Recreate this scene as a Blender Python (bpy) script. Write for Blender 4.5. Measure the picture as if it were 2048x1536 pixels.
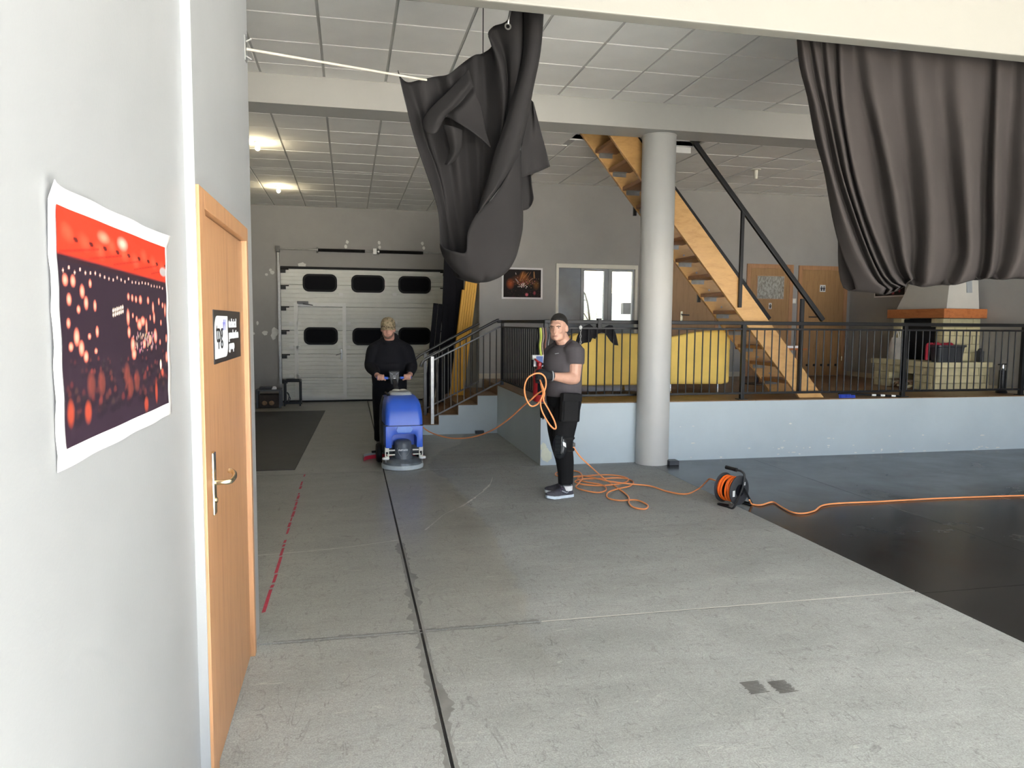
import bpy, bmesh, math, random
import numpy as np
from mathutils import Vector, Matrix, Euler

random.seed(7)
sc = bpy.context.scene
for o in list(bpy.data.objects):
    bpy.data.objects.remove(o)
COL = sc.collection

# ------------------------------------------------------------ camera
H = 1.66
FPX, YAW, PITCH, ROLL = 1478.92392, 2.16654013e-01, -8.25983585e-02, 7.71966019e-03
FW = Vector((math.sin(YAW)*math.cos(PITCH), math.cos(YAW)*math.cos(PITCH), math.sin(PITCH)))
_r = Vector((math.cos(YAW), -math.sin(YAW), 0)); _u = _r.cross(FW)
RT = _r*math.cos(ROLL)+_u*math.sin(ROLL); UP = -_r*math.sin(ROLL)+_u*math.cos(ROLL)
cam_d = bpy.data.cameras.new('camera'); cam = bpy.data.objects.new('camera', cam_d); COL.objects.link(cam)
cam_d.sensor_width = 36; cam_d.lens = FPX/2048*36; cam_d.clip_start = .05; cam_d.clip_end = 300
M = Matrix.Identity(4)
for i in range(3):
    M[i][0] = RT[i]; M[i][1] = UP[i]; M[i][2] = -FW[i]
M[2][3] = H
cam.matrix_world = M
sc.camera = cam

# ------------------------------------------------------------ world, sun, exposure
wd = bpy.data.worlds.new('sky'); sc.world = wd; wd.use_nodes = True
bg = wd.node_tree.nodes['Background']
bg.inputs[0].default_value = (0.60, 0.76, 1.0, 1); bg.inputs[1].default_value = 1.3
sd = bpy.data.lights.new('sun_offscreen', 'SUN'); sun = bpy.data.objects.new('sun_offscreen', sd); COL.objects.link(sun)
sd.energy = 34.0; sd.color = (1.0, .945, .85); sd.angle = .01
sun.rotation_euler = Vector((-.35, 1.22, -1.0)).to_track_quat('-Z', 'Y').to_euler()
vs = sc.view_settings
vs.view_transform = 'Standard'; vs.look = 'None'; vs.gamma = 1; vs.use_curve_mapping = False
vs.exposure = 2.02
sc.cycles.use_denoising = True
sc.cycles.max_bounces = 8; sc.cycles.diffuse_bounces = 5; sc.cycles.glossy_bounces = 3
sc.cycles.transparent_max_bounces = 6; sc.cycles.sample_clamp_indirect = 8
# sky portal in the open gate behind the camera (guides the sky light only)
pd = bpy.data.lights.new('gate_portal_offscreen', 'AREA'); pd.shape = 'RECTANGLE'; pd.size = 9.4; pd.size_y = 4.3
pd.cycles.is_portal = True
po = bpy.data.objects.new('gate_portal_offscreen', pd); COL.objects.link(po)
po.location = (4.2, -4.5, 2.15); po.rotation_euler = (math.radians(90), 0, 0)

# ------------------------------------------------------------ pixel -> place (a pixel gives a direction, the plane the distance)
CP = Vector((0, 0, H))
def ray(x, y): return RT*((x-1024)/FPX)-UP*((y-768)/FPX)+FW
def onz(x, y, z=0.0): d = ray(x, y); return CP+d*((z-H)/d.z)
def ony(x, y, Y): d = ray(x, y); return CP+d*(Y/d.y)
def onx(x, y, X): d = ray(x, y); return CP+d*(X/d.x)

# ------------------------------------------------------------ materials
MATS = {}
def nt(name):
    m = bpy.data.materials.new(name); m.use_nodes = True
    n = m.node_tree.nodes; b = n['Principled BSDF']; MATS[name] = m
    return m, m.node_tree, n, m.node_tree.links, b
def N(t, typ, **kw):
    x = t.nodes.new(typ)
    for k, v in kw.items():
        if k in ('operation', 'blend_type', 'data_type', 'noise_dimensions', 'feature', 'wave_type', 'bands_direction', 'interpolation_type', 'attribute_name'):
            setattr(x, k, v)
        else:
            x.inputs[k].default_value = v
    return x
def ramp(t, src, stops, interp='LINEAR'):
    r = t.nodes.new('ShaderNodeValToRGB'); r.color_ramp.interpolation = interp
    e = r.color_ramp.elements
    while len(e) < len(stops): e.new(.5)
    for i, (p, c) in enumerate(stops):
        e[i].position = p; e[i].color = (c if len(c) == 4 else (*c, 1)) if not isinstance(c, (int, float)) else (c, c, c, 1)
    t.links.new(src, r.inputs[0]); return r
def mixc(t, fac, a, b, bt='MIX'):
    m = t.nodes.new('ShaderNodeMix'); m.data_type = 'RGBA'; m.blend_type = bt
    for s, v in ((0, fac), (6, a), (7, b)):
        if hasattr(v, 'is_linked') or isinstance(v, bpy.types.NodeSocket): t.links.new(v, m.inputs[s])
        elif isinstance(v, (int, float)): m.inputs[s].default_value = v
        else: m.inputs[s].default_value = (*v, 1) if len(v) == 3 else v
    return m.outputs[2]
def vmap(t, scale=(1, 1, 1), space='Object', rot=(0, 0, 0)):
    if space == 'World':
        g = t.nodes.new('ShaderNodeNewGeometry'); out = g.outputs['Position']
    else:
        g = t.nodes.new('ShaderNodeTexCoord'); out = g.outputs[space]
    mp = t.nodes.new('ShaderNodeMapping'); mp.inputs['Scale'].default_value = scale; mp.inputs['Rotation'].default_value = rot
    t.links.new(out, mp.inputs[0]); return mp.outputs[0]
def noise(t, vec, s, detail=4, rough=.55, dist=0):
    x = N(t, 'ShaderNodeTexNoise', Scale=s, Detail=detail, Roughness=rough, Distortion=dist)
    t.links.new(vec, x.inputs['Vector']); return x.outputs[0]
def bump(t, b, h, strength=.2, dist=.01):
    x = N(t, 'ShaderNodeBump', Strength=strength, Distance=dist); t.links.new(h, x.inputs['Height']); t.links.new(x.outputs[0], b.inputs['Normal'])
def plain(name, col, rough=.5, metal=0, var=.12, scale=8, bmp=0, bscale=60, space='Object', spec=.5):
    m, t, n, l, b = nt(name)
    b.inputs['Roughness'].default_value = rough; b.inputs['Metallic'].default_value = metal
    b.inputs['Specular IOR Level'].default_value = spec
    v = vmap(t, space=space)
    f = noise(t, v, scale)
    c = ramp(t, f, [(.25, tuple(x*(1-var) for x in col)), (.75, tuple(min(1, x*(1+var)) for x in col))])
    l.new(c.outputs[0], b.inputs['Base Color'])
    if bmp: bump(t, b, noise(t, v, bscale), bmp)
    return m
def wood(name, base, dark, rough=.45, sc_=(1, 1, 1), s=6):
    m, t, n, l, b = nt(name)
    v = vmap(t, sc_)
    f = noise(t, v, s, 6, .65, .6); g = noise(t, v, s*5, 3, .5)
    c = ramp(t, f, [(.3, dark), (.5, base), (.75, tuple(min(1, x*1.12) for x in base))])
    c2 = mixc(t, .18, c.outputs[0], ramp(t, g, [(.4, dark), (.6, base)]).outputs[0])
    l.new(c2, b.inputs['Base Color']); b.inputs['Roughness'].default_value = rough
    bump(t, b, f, .06)
    return m
def emit(name, col, s):
    m, t, n, l, b = nt(name)
    b.inputs['Base Color'].default_value = (*col, 1); b.inputs['Emission Color'].default_value = (*col, 1); b.inputs['Emission Strength'].default_value = s
    return m
def wallpaint(name, col, chips=.0, rough=.6, var=.06, chipcol=(.75, .76, .74)):
    m, t, n, l, b = nt(name)
    v = vmap(t, space='World')
    f = noise(t, v, 1.3, 5, .6)
    c = ramp(t, f, [(.3, tuple(x*(1-var) for x in col)), (.7, tuple(x*(1+var) for x in col))]).outputs[0]
    d = noise(t, v, 9, 6, .7)
    c = mixc(t, ramp(t, d, [(.66, 0.), (.74, .25)]).outputs[0], c, tuple(x*.78 for x in col))
    if chips:
        k = noise(t, v, 7, 5, .62, .3)
        c = mixc(t, ramp(t, k, [(.735-chips, 0.), (.745-chips, 1.)]).outputs[0], c, chipcol)
    l.new(c, b.inputs['Base Color']); b.inputs['Roughness'].default_value = rough
    bump(t, b, noise(t, v, 90, 3), .08, .004)
    return m
def cloth(name, col, rough=.9, var=.25, s=3, weave=240):
    m, t, n, l, b = nt(name)
    v = vmap(t)
    f = noise(t, v, s, 5, .6)
    c = ramp(t, f, [(.3, tuple(x*(1-var) for x in col)), (.7, tuple(x*(1+var) for x in col))]).outputs[0]
    l.new(c, b.inputs['Base Color']); b.inputs['Roughness'].default_value = rough; b.inputs['Specular IOR Level'].default_value = .2
    bump(t, b, noise(t, v, weave, 2), .15, .003)
    return m

wallpaint('near_paint', (.30, .313, .325), .0, .4, .05)
wallpaint('grey_paint', (.33, .322, .308), .0, .6, .07)
wallpaint('light_paint', (.49, .565, .61), .0, .5, .05, (.72, .76, .78))
wallpaint('column_paint', (.54, .54, .525), .0, .5, .04)
wallpaint('beam_paint', (.50, .495, .47), .0, .55, .03)
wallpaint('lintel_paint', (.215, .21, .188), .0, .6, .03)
plain('ceiling_tile', (.86, .85, .825), .85, 0, .05, 2, .1, 120)
plain('ceiling_grid', (.50, .495, .475), .6, 0, .05)
plain('blocker_black', (.012, .012, .012), .9)
plain('joint_dark', (.02, .02, .021), .8, 0, .3, 6)
plain('scuff_dark', (.10, .10, .098), .7, 0, .35, 9, space='World'); plain('joint_edge', (.175, .18, .178), .6, 0, .25, 9, space='World')
plain('red_tape', (.45, .035, .07), .6, 0, .3, 20)
plain('scratch_light', (.50, .50, .48), .7)
plain('black_metal', (.009, .009, .010), .4, 0, .12, spec=.35)
plain('steel', (.36, .36, .35), .38, .85, .15, 20)
plain('steel_dark', (.10, .10, .10), .4, .7, .2, 10)
plain('chrome', (.8, .8, .8), .12, 1, .02)
plain('brass', (.78, .70, .50), .22, 1, .05)
plain('crate_brown', (.045, .03, .022), .7, 0, .3, 9); plain('white_plastic', (.86, .86, .84), .4, 0, .04)
plain('rod_cream', (.42, .39, .33), .4); plain('cream_frame', (.70, .68, .60), .45, 0, .04)
plain('pvc_grey', (.30, .32, .33), .4, 0, .05)
plain('dark_pane', (.16, .165, .17), .2, 0, .1)
plain('window_black', (.004, .004, .006), .6, 0, .1, spec=.1)
plain('garage_panel', (.80, .805, .76), .6, 0, .06, 3)
plain('garage_frame', (.86, .86, .83), .4, 0, .04)
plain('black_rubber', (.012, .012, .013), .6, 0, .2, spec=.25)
plain('dark_plastic', (.035, .038, .043), .42, 0, .2)
plain('blue_plastic', (.035, .12, .62), .32, 0, .08, 4)
plain('badge_blue', (.10, .24, .72), .3)
plain('grey_plastic', (.36, .39, .41), .35, 0, .1, 5)
plain('motor_grey', (.085, .10, .12), .42, 0, .15, 6)
plain('deck_grey', (.13, .15, .165), .35, 0, .3, 14)
plain('skirt_grey', (.52, .58, .60), .45, 0, .12, 9)
plain('squeegee_red', (.55, .03, .06), .4)
plain('orange_cord', (.90, .33, .12), .42, 0, .06)
plain('orange_wound', (.85, .15, .015), .4, 0, .1)
plain('skin', (.58, .335, .245), .5, 0, .09, 22, .08, 120)
plain('skin_red', (.62, .33, .25), .5, 0, .12, 30, .08, 120)
plain('hair_black', (.012, .010, .009), .6, 0, .3, 60, .5, 260)
plain('hair_fade', (.07, .045, .035), .7, 0, .3, 90); plain('stubble', (.20, .12, .09), .7, 0, .25, 90)
plain('lip', (.40, .16, .13), .45)
plain('eye_dark', (.03, .02, .018), .2)
plain('eye_white', (.34, .29, .26), .4)
cloth('hoodie_black', (.011, .011, .014)); cloth('trouser_black', (.010, .010, .011)); cloth('tee_grey', (.085, .078, .085), var=.15)
cloth('pouch_black', (.016, .016, .017)); cloth('glove_black', (.020, .021, .024))
cloth('curtain_outer', (.036, .031, .0295), var=.12, s=2, weave=400); cloth('curtain_black', (.0155, .0145, .0148), var=.18, s=2, weave=400)
cloth('sofa_yellow', (.95, .68, .18), .7, .08, 3, 300)
cloth('bag_white', (.66, .65, .62)); cloth('bat_cloth', (.018, .017, .019)); cloth('red_cloth', (.42, .03, .05))
plain('pad_black', (.018, .020, .022), .28, 0, .25, 30)
plain('shoe_dark', (.045, .045, .06), .55, 0, .4, 60); plain('shoe_sole', (.62, .70, .78), .5, 0, .1, 30); plain('lace_purple', (.20, .09, .22), .7); plain('shoe_grey', (.42, .44, .48), .5)
wood('door_beech', (.44, .235, .115), (.33, .165, .075), .4, (6, 6, .5), 5)
wood('door_oak', (.37, .215, .095), (.29, .16, .065), .42, (6, 6, .5), 5)
wood('stair_pine', (.64, .375, .14), (.52, .28, .09), .35, (.9, 5, 3.2), 4)
wood('tread_brown', (.35, .155, .06), (.22, .09, .032), .4, (5, .8, 5), 5)
wood('mantel_wood', (.46, .155, .045), (.32, .09, .025), .4, (4, 1, 6), 4)
wood('log_wood', (.33, .21, .12), (.16, .09, .05), .8, (3, 3, 3), 8)
plain('stone_cream', (.55, .49, .29), .8, 0, .14, 9, .4, 30, 'World'); plain('stone_top', (.60, .54, .33), .6, 0, .08, 9)
plain('soot', (.02, .018, .017), .9, 0, .3)
plain('hood_plaster', (.50, .48, .43), .8, 0, .03)
plain('tile_brown', (.20, .115, .055), .45, 0, .2, 3, 0, 60, 'World')
plain('grout', (.06, .04, .028), .9)
plain('plank_yellow', (.80, .42, .03), .5, 0, .07, 6); plain('board_black', (.0045, .004, .007), .7, 0, .3, 5, spec=.15)
plain('baseboard_tile', (.52, .47, .37), .5, 0, .08, 4)
plain('extinguisher_red', (.42, .02, .025), .3); plain('label_white', (.72, .74, .75), .5); plain('label_blue', (.08, .16, .45), .5)
plain('hi_vis', (.62, .70, .12), .6); plain('strap_brown', (.22, .09, .06), .7); plain('strap_pink', (.45, .32, .30), .7)
plain('paint_chip', (.72, .72, .69), .7); plain('chip_putty', (.68, .70, .58), .7)
plain('brush_blue', (.02, .06, .45), .6); plain('pictogram', (.05, .05, .06), .5)
plain('paper_white', (.80, .79, .80), .6, 0, .02); plain('sign_black', (.018, .016, .018), .4, 0, .1); plain('sign_white', (.75, .80, .86), .45, 0, .02); plain('sign_blue', (.16, .17, .62), .45)
plain('mat_black', (.018, .018, .019), .5, 0, .4, 4, .1, 20)
plain('ground_gravel', (.58, .54, .48), .9, 0, .10, 2, 0, 60, 'World')
plain('van_white', (.86, .87, .87), .3); plain('branch', (.15, .12, .07), .9, 0, .3, 12); plain('branch_green', (.30, .33, .09), .9, 0, .2, 12)
plain('roof_dark', (.3, .3, .3), .8)

emit('bulb_glow', (1, .88, .60), 30)
def m_camo():
    m, t, n, l, b = nt('camo')
    v = vmap(t)
    a = noise(t, v, 26, 3, .5, .8); c = noise(t, v, 38, 2, .5, .6)
    x = mixc(t, ramp(t, a, [(.52, 0.), (.54, 1.)]).outputs[0], (.36, .28, .175), (.20, .165, .09))
    x = mixc(t, ramp(t, c, [(.60, 0.), (.62, 1.)]).outputs[0], x, (.06, .04, .025))
    l.new(x, b.inputs['Base Color']); b.inputs['Roughness'].default_value = .9
m_camo()

def m_concrete():
    m, t, n, l, b = nt('concrete')
    v = vmap(t, space='World')
    big = noise(t, v, .55, 6, .62, .4); mid = noise(t, v, 3.2, 8, .68, .2); fine = noise(t, v, 45, 4, .6)
    c = ramp(t, big, [(.28, (.235, .252, .258)), (.5, (.285, .303, .308)), (.75, (.335, .352, .352))]).outputs[0]
    c = mixc(t, .55, c, ramp(t, mid, [(.3, (.212, .224, .226)), (.7, (.365, .38, .376))]).outputs[0])
    c = mixc(t, .35, c, ramp(t, fine, [(.3, (.20, .212, .215)), (.7, (.375, .395, .40))]).outputs[0])
    sp1 = noise(t, v, 140, 3, .7); c = mixc(t, .45, c, mixc(t, 1, c, ramp(t, sp1, [(.35, .45), (.65, 1.45)]).outputs[0], 'MULTIPLY'))
    st1 = noise(t, vmap(t, (.35, 1.1, 1), 'World', (0, 0, -.12)), 2.0, 7, .75, .6); c = mixc(t, .6, c, mixc(t, 1, c, ramp(t, st1, [(.3, .72), (.7, 1.22)]).outputs[0], 'MULTIPLY'))
    # scuffs and hair scratches: thin bands of noise, dark and light
    for (sx, sy, rz, sca, w, colr, amt, thr) in ((1.3, .45, .9, 7.5, .016, (.12, .12, .12), .6, .50), (.4, 1.2, -.2, 8.5, .015, (.13, .13, .13), .55, .51), (.5, 1.4, .8, 9, .012, (.5, .5, .49), .3, .54), (1.5, .35, .6, 1.6, .0035, (.10, .10, .10), .55, .50), (.3, 1.4, -.5, 1.9, .003, (.11, .11, .11), .5, .52), (1.1, .22, 1.2, 3.4, .006, (.13, .13, .128), .5, .5), (.3, 1.3, .25, 2.3, .003, (.52, .52, .50), .5, .53)):
        vv = vmap(t, (sx, sy, 1), 'World', (0, 0, rz))
        a = noise(t, vv, sca, 3, .6, 1.2)
        s = N(t, 'ShaderNodeMath', operation='SUBTRACT'); l.new(a, s.inputs[0]); s.inputs[1].default_value = .5
        ab = N(t, 'ShaderNodeMath', operation='ABSOLUTE'); l.new(s.outputs[0], ab.inputs[0])
        line = ramp(t, ab.outputs[0], [(0., 1.), (w, 0.)])
        msk = ramp(t, noise(t, v, 2.7+sca, 4, .7), [(thr, 0.), (thr+.07, amt)])
        mu = N(t, 'ShaderNodeMath', operation='MULTIPLY'); l.new(line.outputs[0], mu.inputs[0]); l.new(msk.outputs[0], mu.inputs[1])
        c = mixc(t, mu.outputs[0], c, colr)
    # wet area the machine has just washed: its own outline along the floor
    sp = t.nodes.new('ShaderNodeSeparateXYZ'); g = t.nodes.new('ShaderNodeNewGeometry'); l.new(g.outputs['Position'], sp.inputs[0])
    mr = t.nodes.new('ShaderNodeMapRange'); l.new(sp.outputs[1], mr.inputs[0]); mr.inputs[1].default_value = 2.0; mr.inputs[2].default_value = 16.0
    fc = t.nodes.new('ShaderNodeFloatCurve'); l.new(mr.outputs[0], fc.inputs[1])
    cu = fc.mapping.curves[0]
    pts = [(2.0, .2), (3.24, .98), (3.77, .94), (4.28, 1.02), (5.31, 1.08), (6.56, 1.06), (7.66, 1.0), (8.3, .9), (10.5, 1.6), (16.0, 1.9)]
    P = [((y-2)/14, x/2) for y, x in pts]
    cu.points[0].location = P[0]; cu.points[1].location = P[-1]
    for q in P[1:-1]: cu.points.new(*q)
    fc.mapping.update()
    ml = N(t, 'ShaderNodeMath', operation='MULTIPLY_ADD'); l.new(fc.outputs[0], ml.inputs[0]); ml.inputs[1].default_value = 2.0
    ng = N(t, 'ShaderNodeMath', operation='MULTIPLY'); l.new(sp.outputs[0], ng.inputs[0]); ng.inputs[1].default_value = -1.0
    l.new(ng.outputs[0], ml.inputs[2])
    wj = N(t, 'ShaderNodeMath', operation='MULTIPLY_ADD'); l.new(noise(t, v, 3, 4), wj.inputs[0]); wj.inputs[1].default_value = .22; l.new(ml.outputs[0], wj.inputs[2])
    wet = ramp(t, wj.outputs[0], [(.09, 0.), (.13, 1.)]).outputs[0]
    yl = ramp(t, mr.outputs[0], [(.07, 0.), (.16, .75), (.3, 1.)]).outputs[0]
    wm = N(t, 'ShaderNodeMath', operation='MULTIPLY'); l.new(wet, wm.inputs[0]); l.new(yl, wm.inputs[1])
    c = mixc(t, wm.outputs[0], c, mixc(t, 1, c, (.90, .865, .80), 'MULTIPLY'))
    l.new(c, b.inputs['Base Color'])
    rr = ramp(t, mid, [(.3, .55), (.7, .75)]).outputs[0]
    l.new(mixc(t, wm.outputs[0], rr, (.34, .34, .34)), b.inputs['Roughness'])
    bump(t, b, mid, .08, .004)
m_concrete()

def m_blackfloor():
    m, t, n, l, b = nt('black_floor')
    v = vmap(t, space='World')
    a = noise(t, v, 1.1, 7, .68, .3); vv = vmap(t, (.6, 2.2, 1), 'World', (0, 0, .35)); s = noise(t, vv, 4, 6, .75, .5)
    c = ramp(t, a, [(.3, (.007, .007, .0075)), (.7, (.016, .016, .016))]).outputs[0]
    c = mixc(t, ramp(t, s, [(.62, 0.), (.80, .35)]).outputs[0], c, (.12, .12, .12))
    l.new(c, b.inputs['Base Color'])
    l.new(ramp(t, a, [(.3, .16), (.7, .30)]).outputs[0], b.inputs['Roughness'])
    bump(t, b, s, .04, .003)
m_blackfloor()

def m_glass():
    m, t, n, l, b = nt('pane_glass')
    tr = t.nodes.new('ShaderNodeBsdfTransparent'); gl = t.nodes.new('ShaderNodeBsdfGlossy'); gl.inputs['Roughness'].default_value = .03
    mx = t.nodes.new('ShaderNodeMixShader'); mx.inputs[0].default_value = .06
    l.new(tr.outputs[0], mx.inputs[1]); l.new(gl.outputs[0], mx.inputs[2]); l.new(mx.outputs[0], n['Material Output'].inputs[0])
m_glass()
def m_frost():
    m, t, n, l, b = nt('frosted_pane')
    v = vmap(t, (1, 1, .45)); f = noise(t, v, 42, 3, .6)
    l.new(ramp(t, f, [(.35, (.20, .19, .16)), (.65, (.46, .46, .43))]).outputs[0], b.inputs['Base Color']); b.inputs['Roughness'].default_value = .3
    bump(t, b, f, .4)
m_frost()
def m_bank():
    m, t, n, l, b = nt('bank_scrub')
    v = vmap(t, space='World')
    a = noise(t, v, 2.5, 8, .8, 2.5); c = noise(t, v, 9, 6, .75, 3)
    x = ramp(t, a, [(.35, (.42, .37, .22)), (.6, (.80, .74, .56))]).outputs[0]
    x = mixc(t, ramp(t, c, [(.50, 0.), (.58, .75)]).outputs[0], x, (.16, .14, .07))
    l.new(x, b.inputs['Base Color']); b.inputs['Roughness'].default_value = .95
m_bank()
def m_vcol(name):
    m, t, n, l, b = nt(name)
    a = N(t, 'ShaderNodeVertexColor') if False else t.nodes.new('ShaderNodeAttribute'); a.attribute_name = 'print'
    l.new(a.outputs['Color'], b.inputs['Base Color']); b.inputs['Roughness'].default_value = .65; b.inputs['Specular IOR Level'].default_value = .2
m_vcol('poster_print')

# ------------------------------------------------------------ mesh builder
def V(*a): return Vector(a)
def catmull(pts, sub=6, closed=False):
    pts = [Vector(p) for p in pts]; n = len(pts)
    if n < 3 or sub < 2: return pts
    out = []
    rng = range(n) if closed else range(n-1)
    for i in rng:
        if closed: p0, p1, p2, p3 = pts[(i-1) % n], pts[i], pts[(i+1) % n], pts[(i+2) % n]
        else: p0, p1, p2, p3 = pts[max(i-1, 0)], pts[i], pts[i+1], pts[min(i+2, n-1)]
        for k in range(sub):
            t = k/sub
            out.append(.5*((2*p1)+(p2-p0)*t+(2*p0-5*p1+4*p2-p3)*t*t+(3*p1-p0-3*p2+p3)*t**3))
    if not closed: out.append(pts[-1])
    return out
def resample(pts, m):
    pts = [Vector(p) for p in pts]; d = [0]
    for a, b in zip(pts, pts[1:]): d.append(d[-1]+(b-a).length)
    out = []; j = 0
    for k in range(m):
        s = d[-1]*k/(m-1)
        while j < len(pts)-2 and d[j+1] < s: j += 1
        L = d[j+1]-d[j]; out.append(pts[j].lerp(pts[j+1], (s-d[j])/L if L > 1e-9 else 0))
    return out
class MB:
    def __init__(s): s.v = []; s.f = []
    def add(s, vs, fs):
        o = len(s.v); s.v += [Vector(p) for p in vs]; s.f += [tuple(i+o for i in f) for f in fs]; return s
    def box(s, x0, x1, y0, y1, z0, z1):
        return s.add([(x0, y0, z0), (x1, y0, z0), (x1, y1, z0), (x0, y1, z0), (x0, y0, z1), (x1, y0, z1), (x1, y1, z1), (x0, y1, z1)],
                     [(3, 2, 1, 0), (4, 5, 6, 7), (0, 1, 5, 4), (1, 2, 6, 5), (2, 3, 7, 6), (3, 0, 4, 7)])
    def obox(s, c, size, R=None):
        c = Vector(c); hx, hy, hz = (k/2 for k in size); R = R or Matrix.Identity(3)
        q = [R @ Vector((x*hx, y*hy, z*hz))+c for z in (-1, 1) for x, y in ((-1, -1), (1, -1), (1, 1), (-1, 1))]
        return s.add(q, [(3, 2, 1, 0), (4, 5, 6, 7), (0, 1, 5, 4), (1, 2, 6, 5), (2, 3, 7, 6), (3, 0, 4, 7)])
    def bar(s, a, b, w, h, up=(0, 0, 1)):
        a, b = Vector(a), Vector(b); z = (b-a); L = z.length; z.normalize(); u = Vector(up)
        x = u.cross(z)
        if x.length < 1e-4: x = Vector((1, 0, 0)).cross(z)
        x.normalize(); y = z.cross(x); R = Matrix((x, y, z)).transposed()
        return s.obox((a+b)/2, (w, h, L), R)
    def rings(s, rs, cap=True, closed=False):
        n = len(rs[0]); vs = [p for r in rs for p in r]; fs = []
        m = len(rs)
        for i in range(m if closed else m-1):
            for j in range(n):
                a, b = i*n+j, i*n+(j+1) % n; i2 = (i+1) % m
                fs.append((a, b, i2*n+(j+1) % n, i2*n+j))
        if cap and not closed: fs += [tuple(range(n))[::-1], tuple(range((m-1)*n, m*n))]
        return s.add(vs, fs)
    def tube(s, pts, r, n=8, closed=False, cap=True):
        pts = [Vector(p) for p in pts]; m = len(pts); rr = r if isinstance(r, (list, tuple)) else [r]*m
        rs = []; prev = None
        for i, p in enumerate(pts):
            if closed: t = pts[(i+1) % m]-pts[i-1]
            else: t = pts[min(i+1, m-1)]-pts[max(i-1, 0)]
            t.normalize()
            if prev is None:
                u = Vector((0, 0, 1)) if abs(t.z) < .9 else Vector((1, 0, 0)); a = (u-t*u.dot(t)).normalized()
            else:
                a = prev-t*prev.dot(t)
                a = a.normalized() if a.length > 1e-6 else prev
            prev = a; b = t.cross(a)
            rs.append([p+(a*math.cos(2*math.pi*k/n)+b*math.sin(2*math.pi*k/n))*rr[i] for k in range(n)])
        return s.rings(rs, cap, closed)
    def cyl(s, a, b, r, r2=None, n=16): return s.tube([a, b], [r, r if r2 is None else r2], n)
    def lathe(s, prof, c=(0, 0, 0), axis=(0, 0, 1), n=24):
        ax = Vector(axis).normalized(); u = Vector((1, 0, 0)) if abs(ax.x) < .9 else Vector((0, 1, 0)); a = (u-ax*u.dot(ax)).normalized(); b = ax.cross(a); c = Vector(c)
        return s.rings([[c+ax*z+(a*math.cos(2*math.pi*k/n)+b*math.sin(2*math.pi*k/n))*max(r, 1e-4) for k in range(n)] for r, z in prof])
    def ball(s, c, rad, R=None, n=14, m=9):
        c = Vector(c); R = R or Matrix.Identity(3); rx, ry, rz = rad if isinstance(rad, (list, tuple)) else (rad,)*3
        return s.rings([[c+R @ Vector((rx*math.sin(a)*math.cos(2*math.pi*k/n), ry*math.sin(a)*math.sin(2*math.pi*k/n), -rz*math.cos(a))) for k in range(n)] for a in [math.pi*(.02+.96*i/(m-1)) for i in range(m)]])
    def prism(s, poly, o, ux, uy, d):          # polygon in plane (o, ux, uy) pushed along d
        o, ux, uy, d = map(Vector, (o, ux, uy, d)); n = len(poly)
        a = [o+ux*x+uy*y for x, y in poly]; b = [p+d for p in a]
        return s.add(a+b, [tuple(range(n))[::-1], tuple(range(n, 2*n))]+[(i, (i+1) % n, n+(i+1) % n, n+i) for i in range(n)])
    def grid(s, rows, closed=False):
        n = len(rows[0]); vs = [p for r in rows for p in r]
        return s.add(vs, [(i*n+j, i*n+j+1, (i+1)*n+j+1, (i+1)*n+j) for i in range(len(rows)-1) for j in range(n-1)])
    def mesh(s, name, off=Vector((0, 0, 0)), fix=True):
        me = bpy.data.meshes.new(name); me.from_pydata([tuple(p-off) for p in s.v], [], s.f)
        if fix:
            bm = bmesh.new(); bm.from_mesh(me); bmesh.ops.recalc_face_normals(bm, faces=bm.faces); bm.to_mesh(me); bm.free()
        return me
def wloc(o):
    p = Vector((0, 0, 0))
    while o: p += Vector(o.location); o = o.parent
    return p
def finish(me, smooth):
    if smooth:
        me.polygons.foreach_set('use_smooth', [True]*len(me.polygons)); me.set_sharp_from_angle(angle=math.radians(smooth))
def setp(o, label=None, cat=None, group=None, kind=None):
    for k, v in (('label', label), ('category', cat), ('group', group), ('kind', kind)):
        if v: o[k] = v
    return o
def build(mb, name, mat, parent=None, smooth=40, bevel=0, label=None, cat=None, group=None, kind=None, seg=2):
    if parent is None:
        xs = [p.x for p in mb.v]; ys = [p.y for p in mb.v]; zs = [p.z for p in mb.v]
        off = Vector(((min(xs)+max(xs))/2, (min(ys)+max(ys))/2, min(zs)))
    else: off = wloc(parent)
    me = mb.mesh(name, off)
    if bevel:
        bm = bmesh.new(); bm.from_mesh(me)
        ed = [e for e in bm.edges if len(e.link_faces) == 2 and e.calc_face_angle() > .5]
        bmesh.ops.bevel(bm, geom=ed, offset=bevel, segments=seg, affect='EDGES', profile=.6, clamp_overlap=True); bm.to_mesh(me); bm.free()
    me.materials.append(MATS[mat]); finish(me, smooth)
    o = bpy.data.objects.new(name, me); COL.objects.link(o)
    if parent is None: o.location = off
    else: o.parent = parent
    return setp(o, label, cat, group, kind)
def empty(name, loc, label=None, cat=None, group=None, kind=None, rz=0):
    o = bpy.data.objects.new(name, None); COL.objects.link(o); o.location = loc; o.rotation_euler = (0, 0, rz); o.empty_display_size = .1
    return setp(o, label, cat, group, kind)
def inst(me, name, parent, loc, rz=0):
    o = bpy.data.objects.new(name, me); COL.objects.link(o); o.parent = parent; o.location = Vector(loc)-wloc(parent); o.rotation_euler = (0, 0, rz); return o
def meshof(mb, name, mat, smooth=0, bevel=0):
    me = mb.mesh(name)
    if bevel:
        bm = bmesh.new(); bm.from_mesh(me); bmesh.ops.bevel(bm, geom=bm.edges[:], offset=bevel, segments=1, affect='EDGES'); bm.to_mesh(me); bm.free()
    me.materials.append(MATS[mat]); finish(me, smooth); return me
def solid(o, t, off=0):
    m = o.modifiers.new('thick', 'SOLIDIFY'); m.thickness = t; m.offset = off
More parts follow.
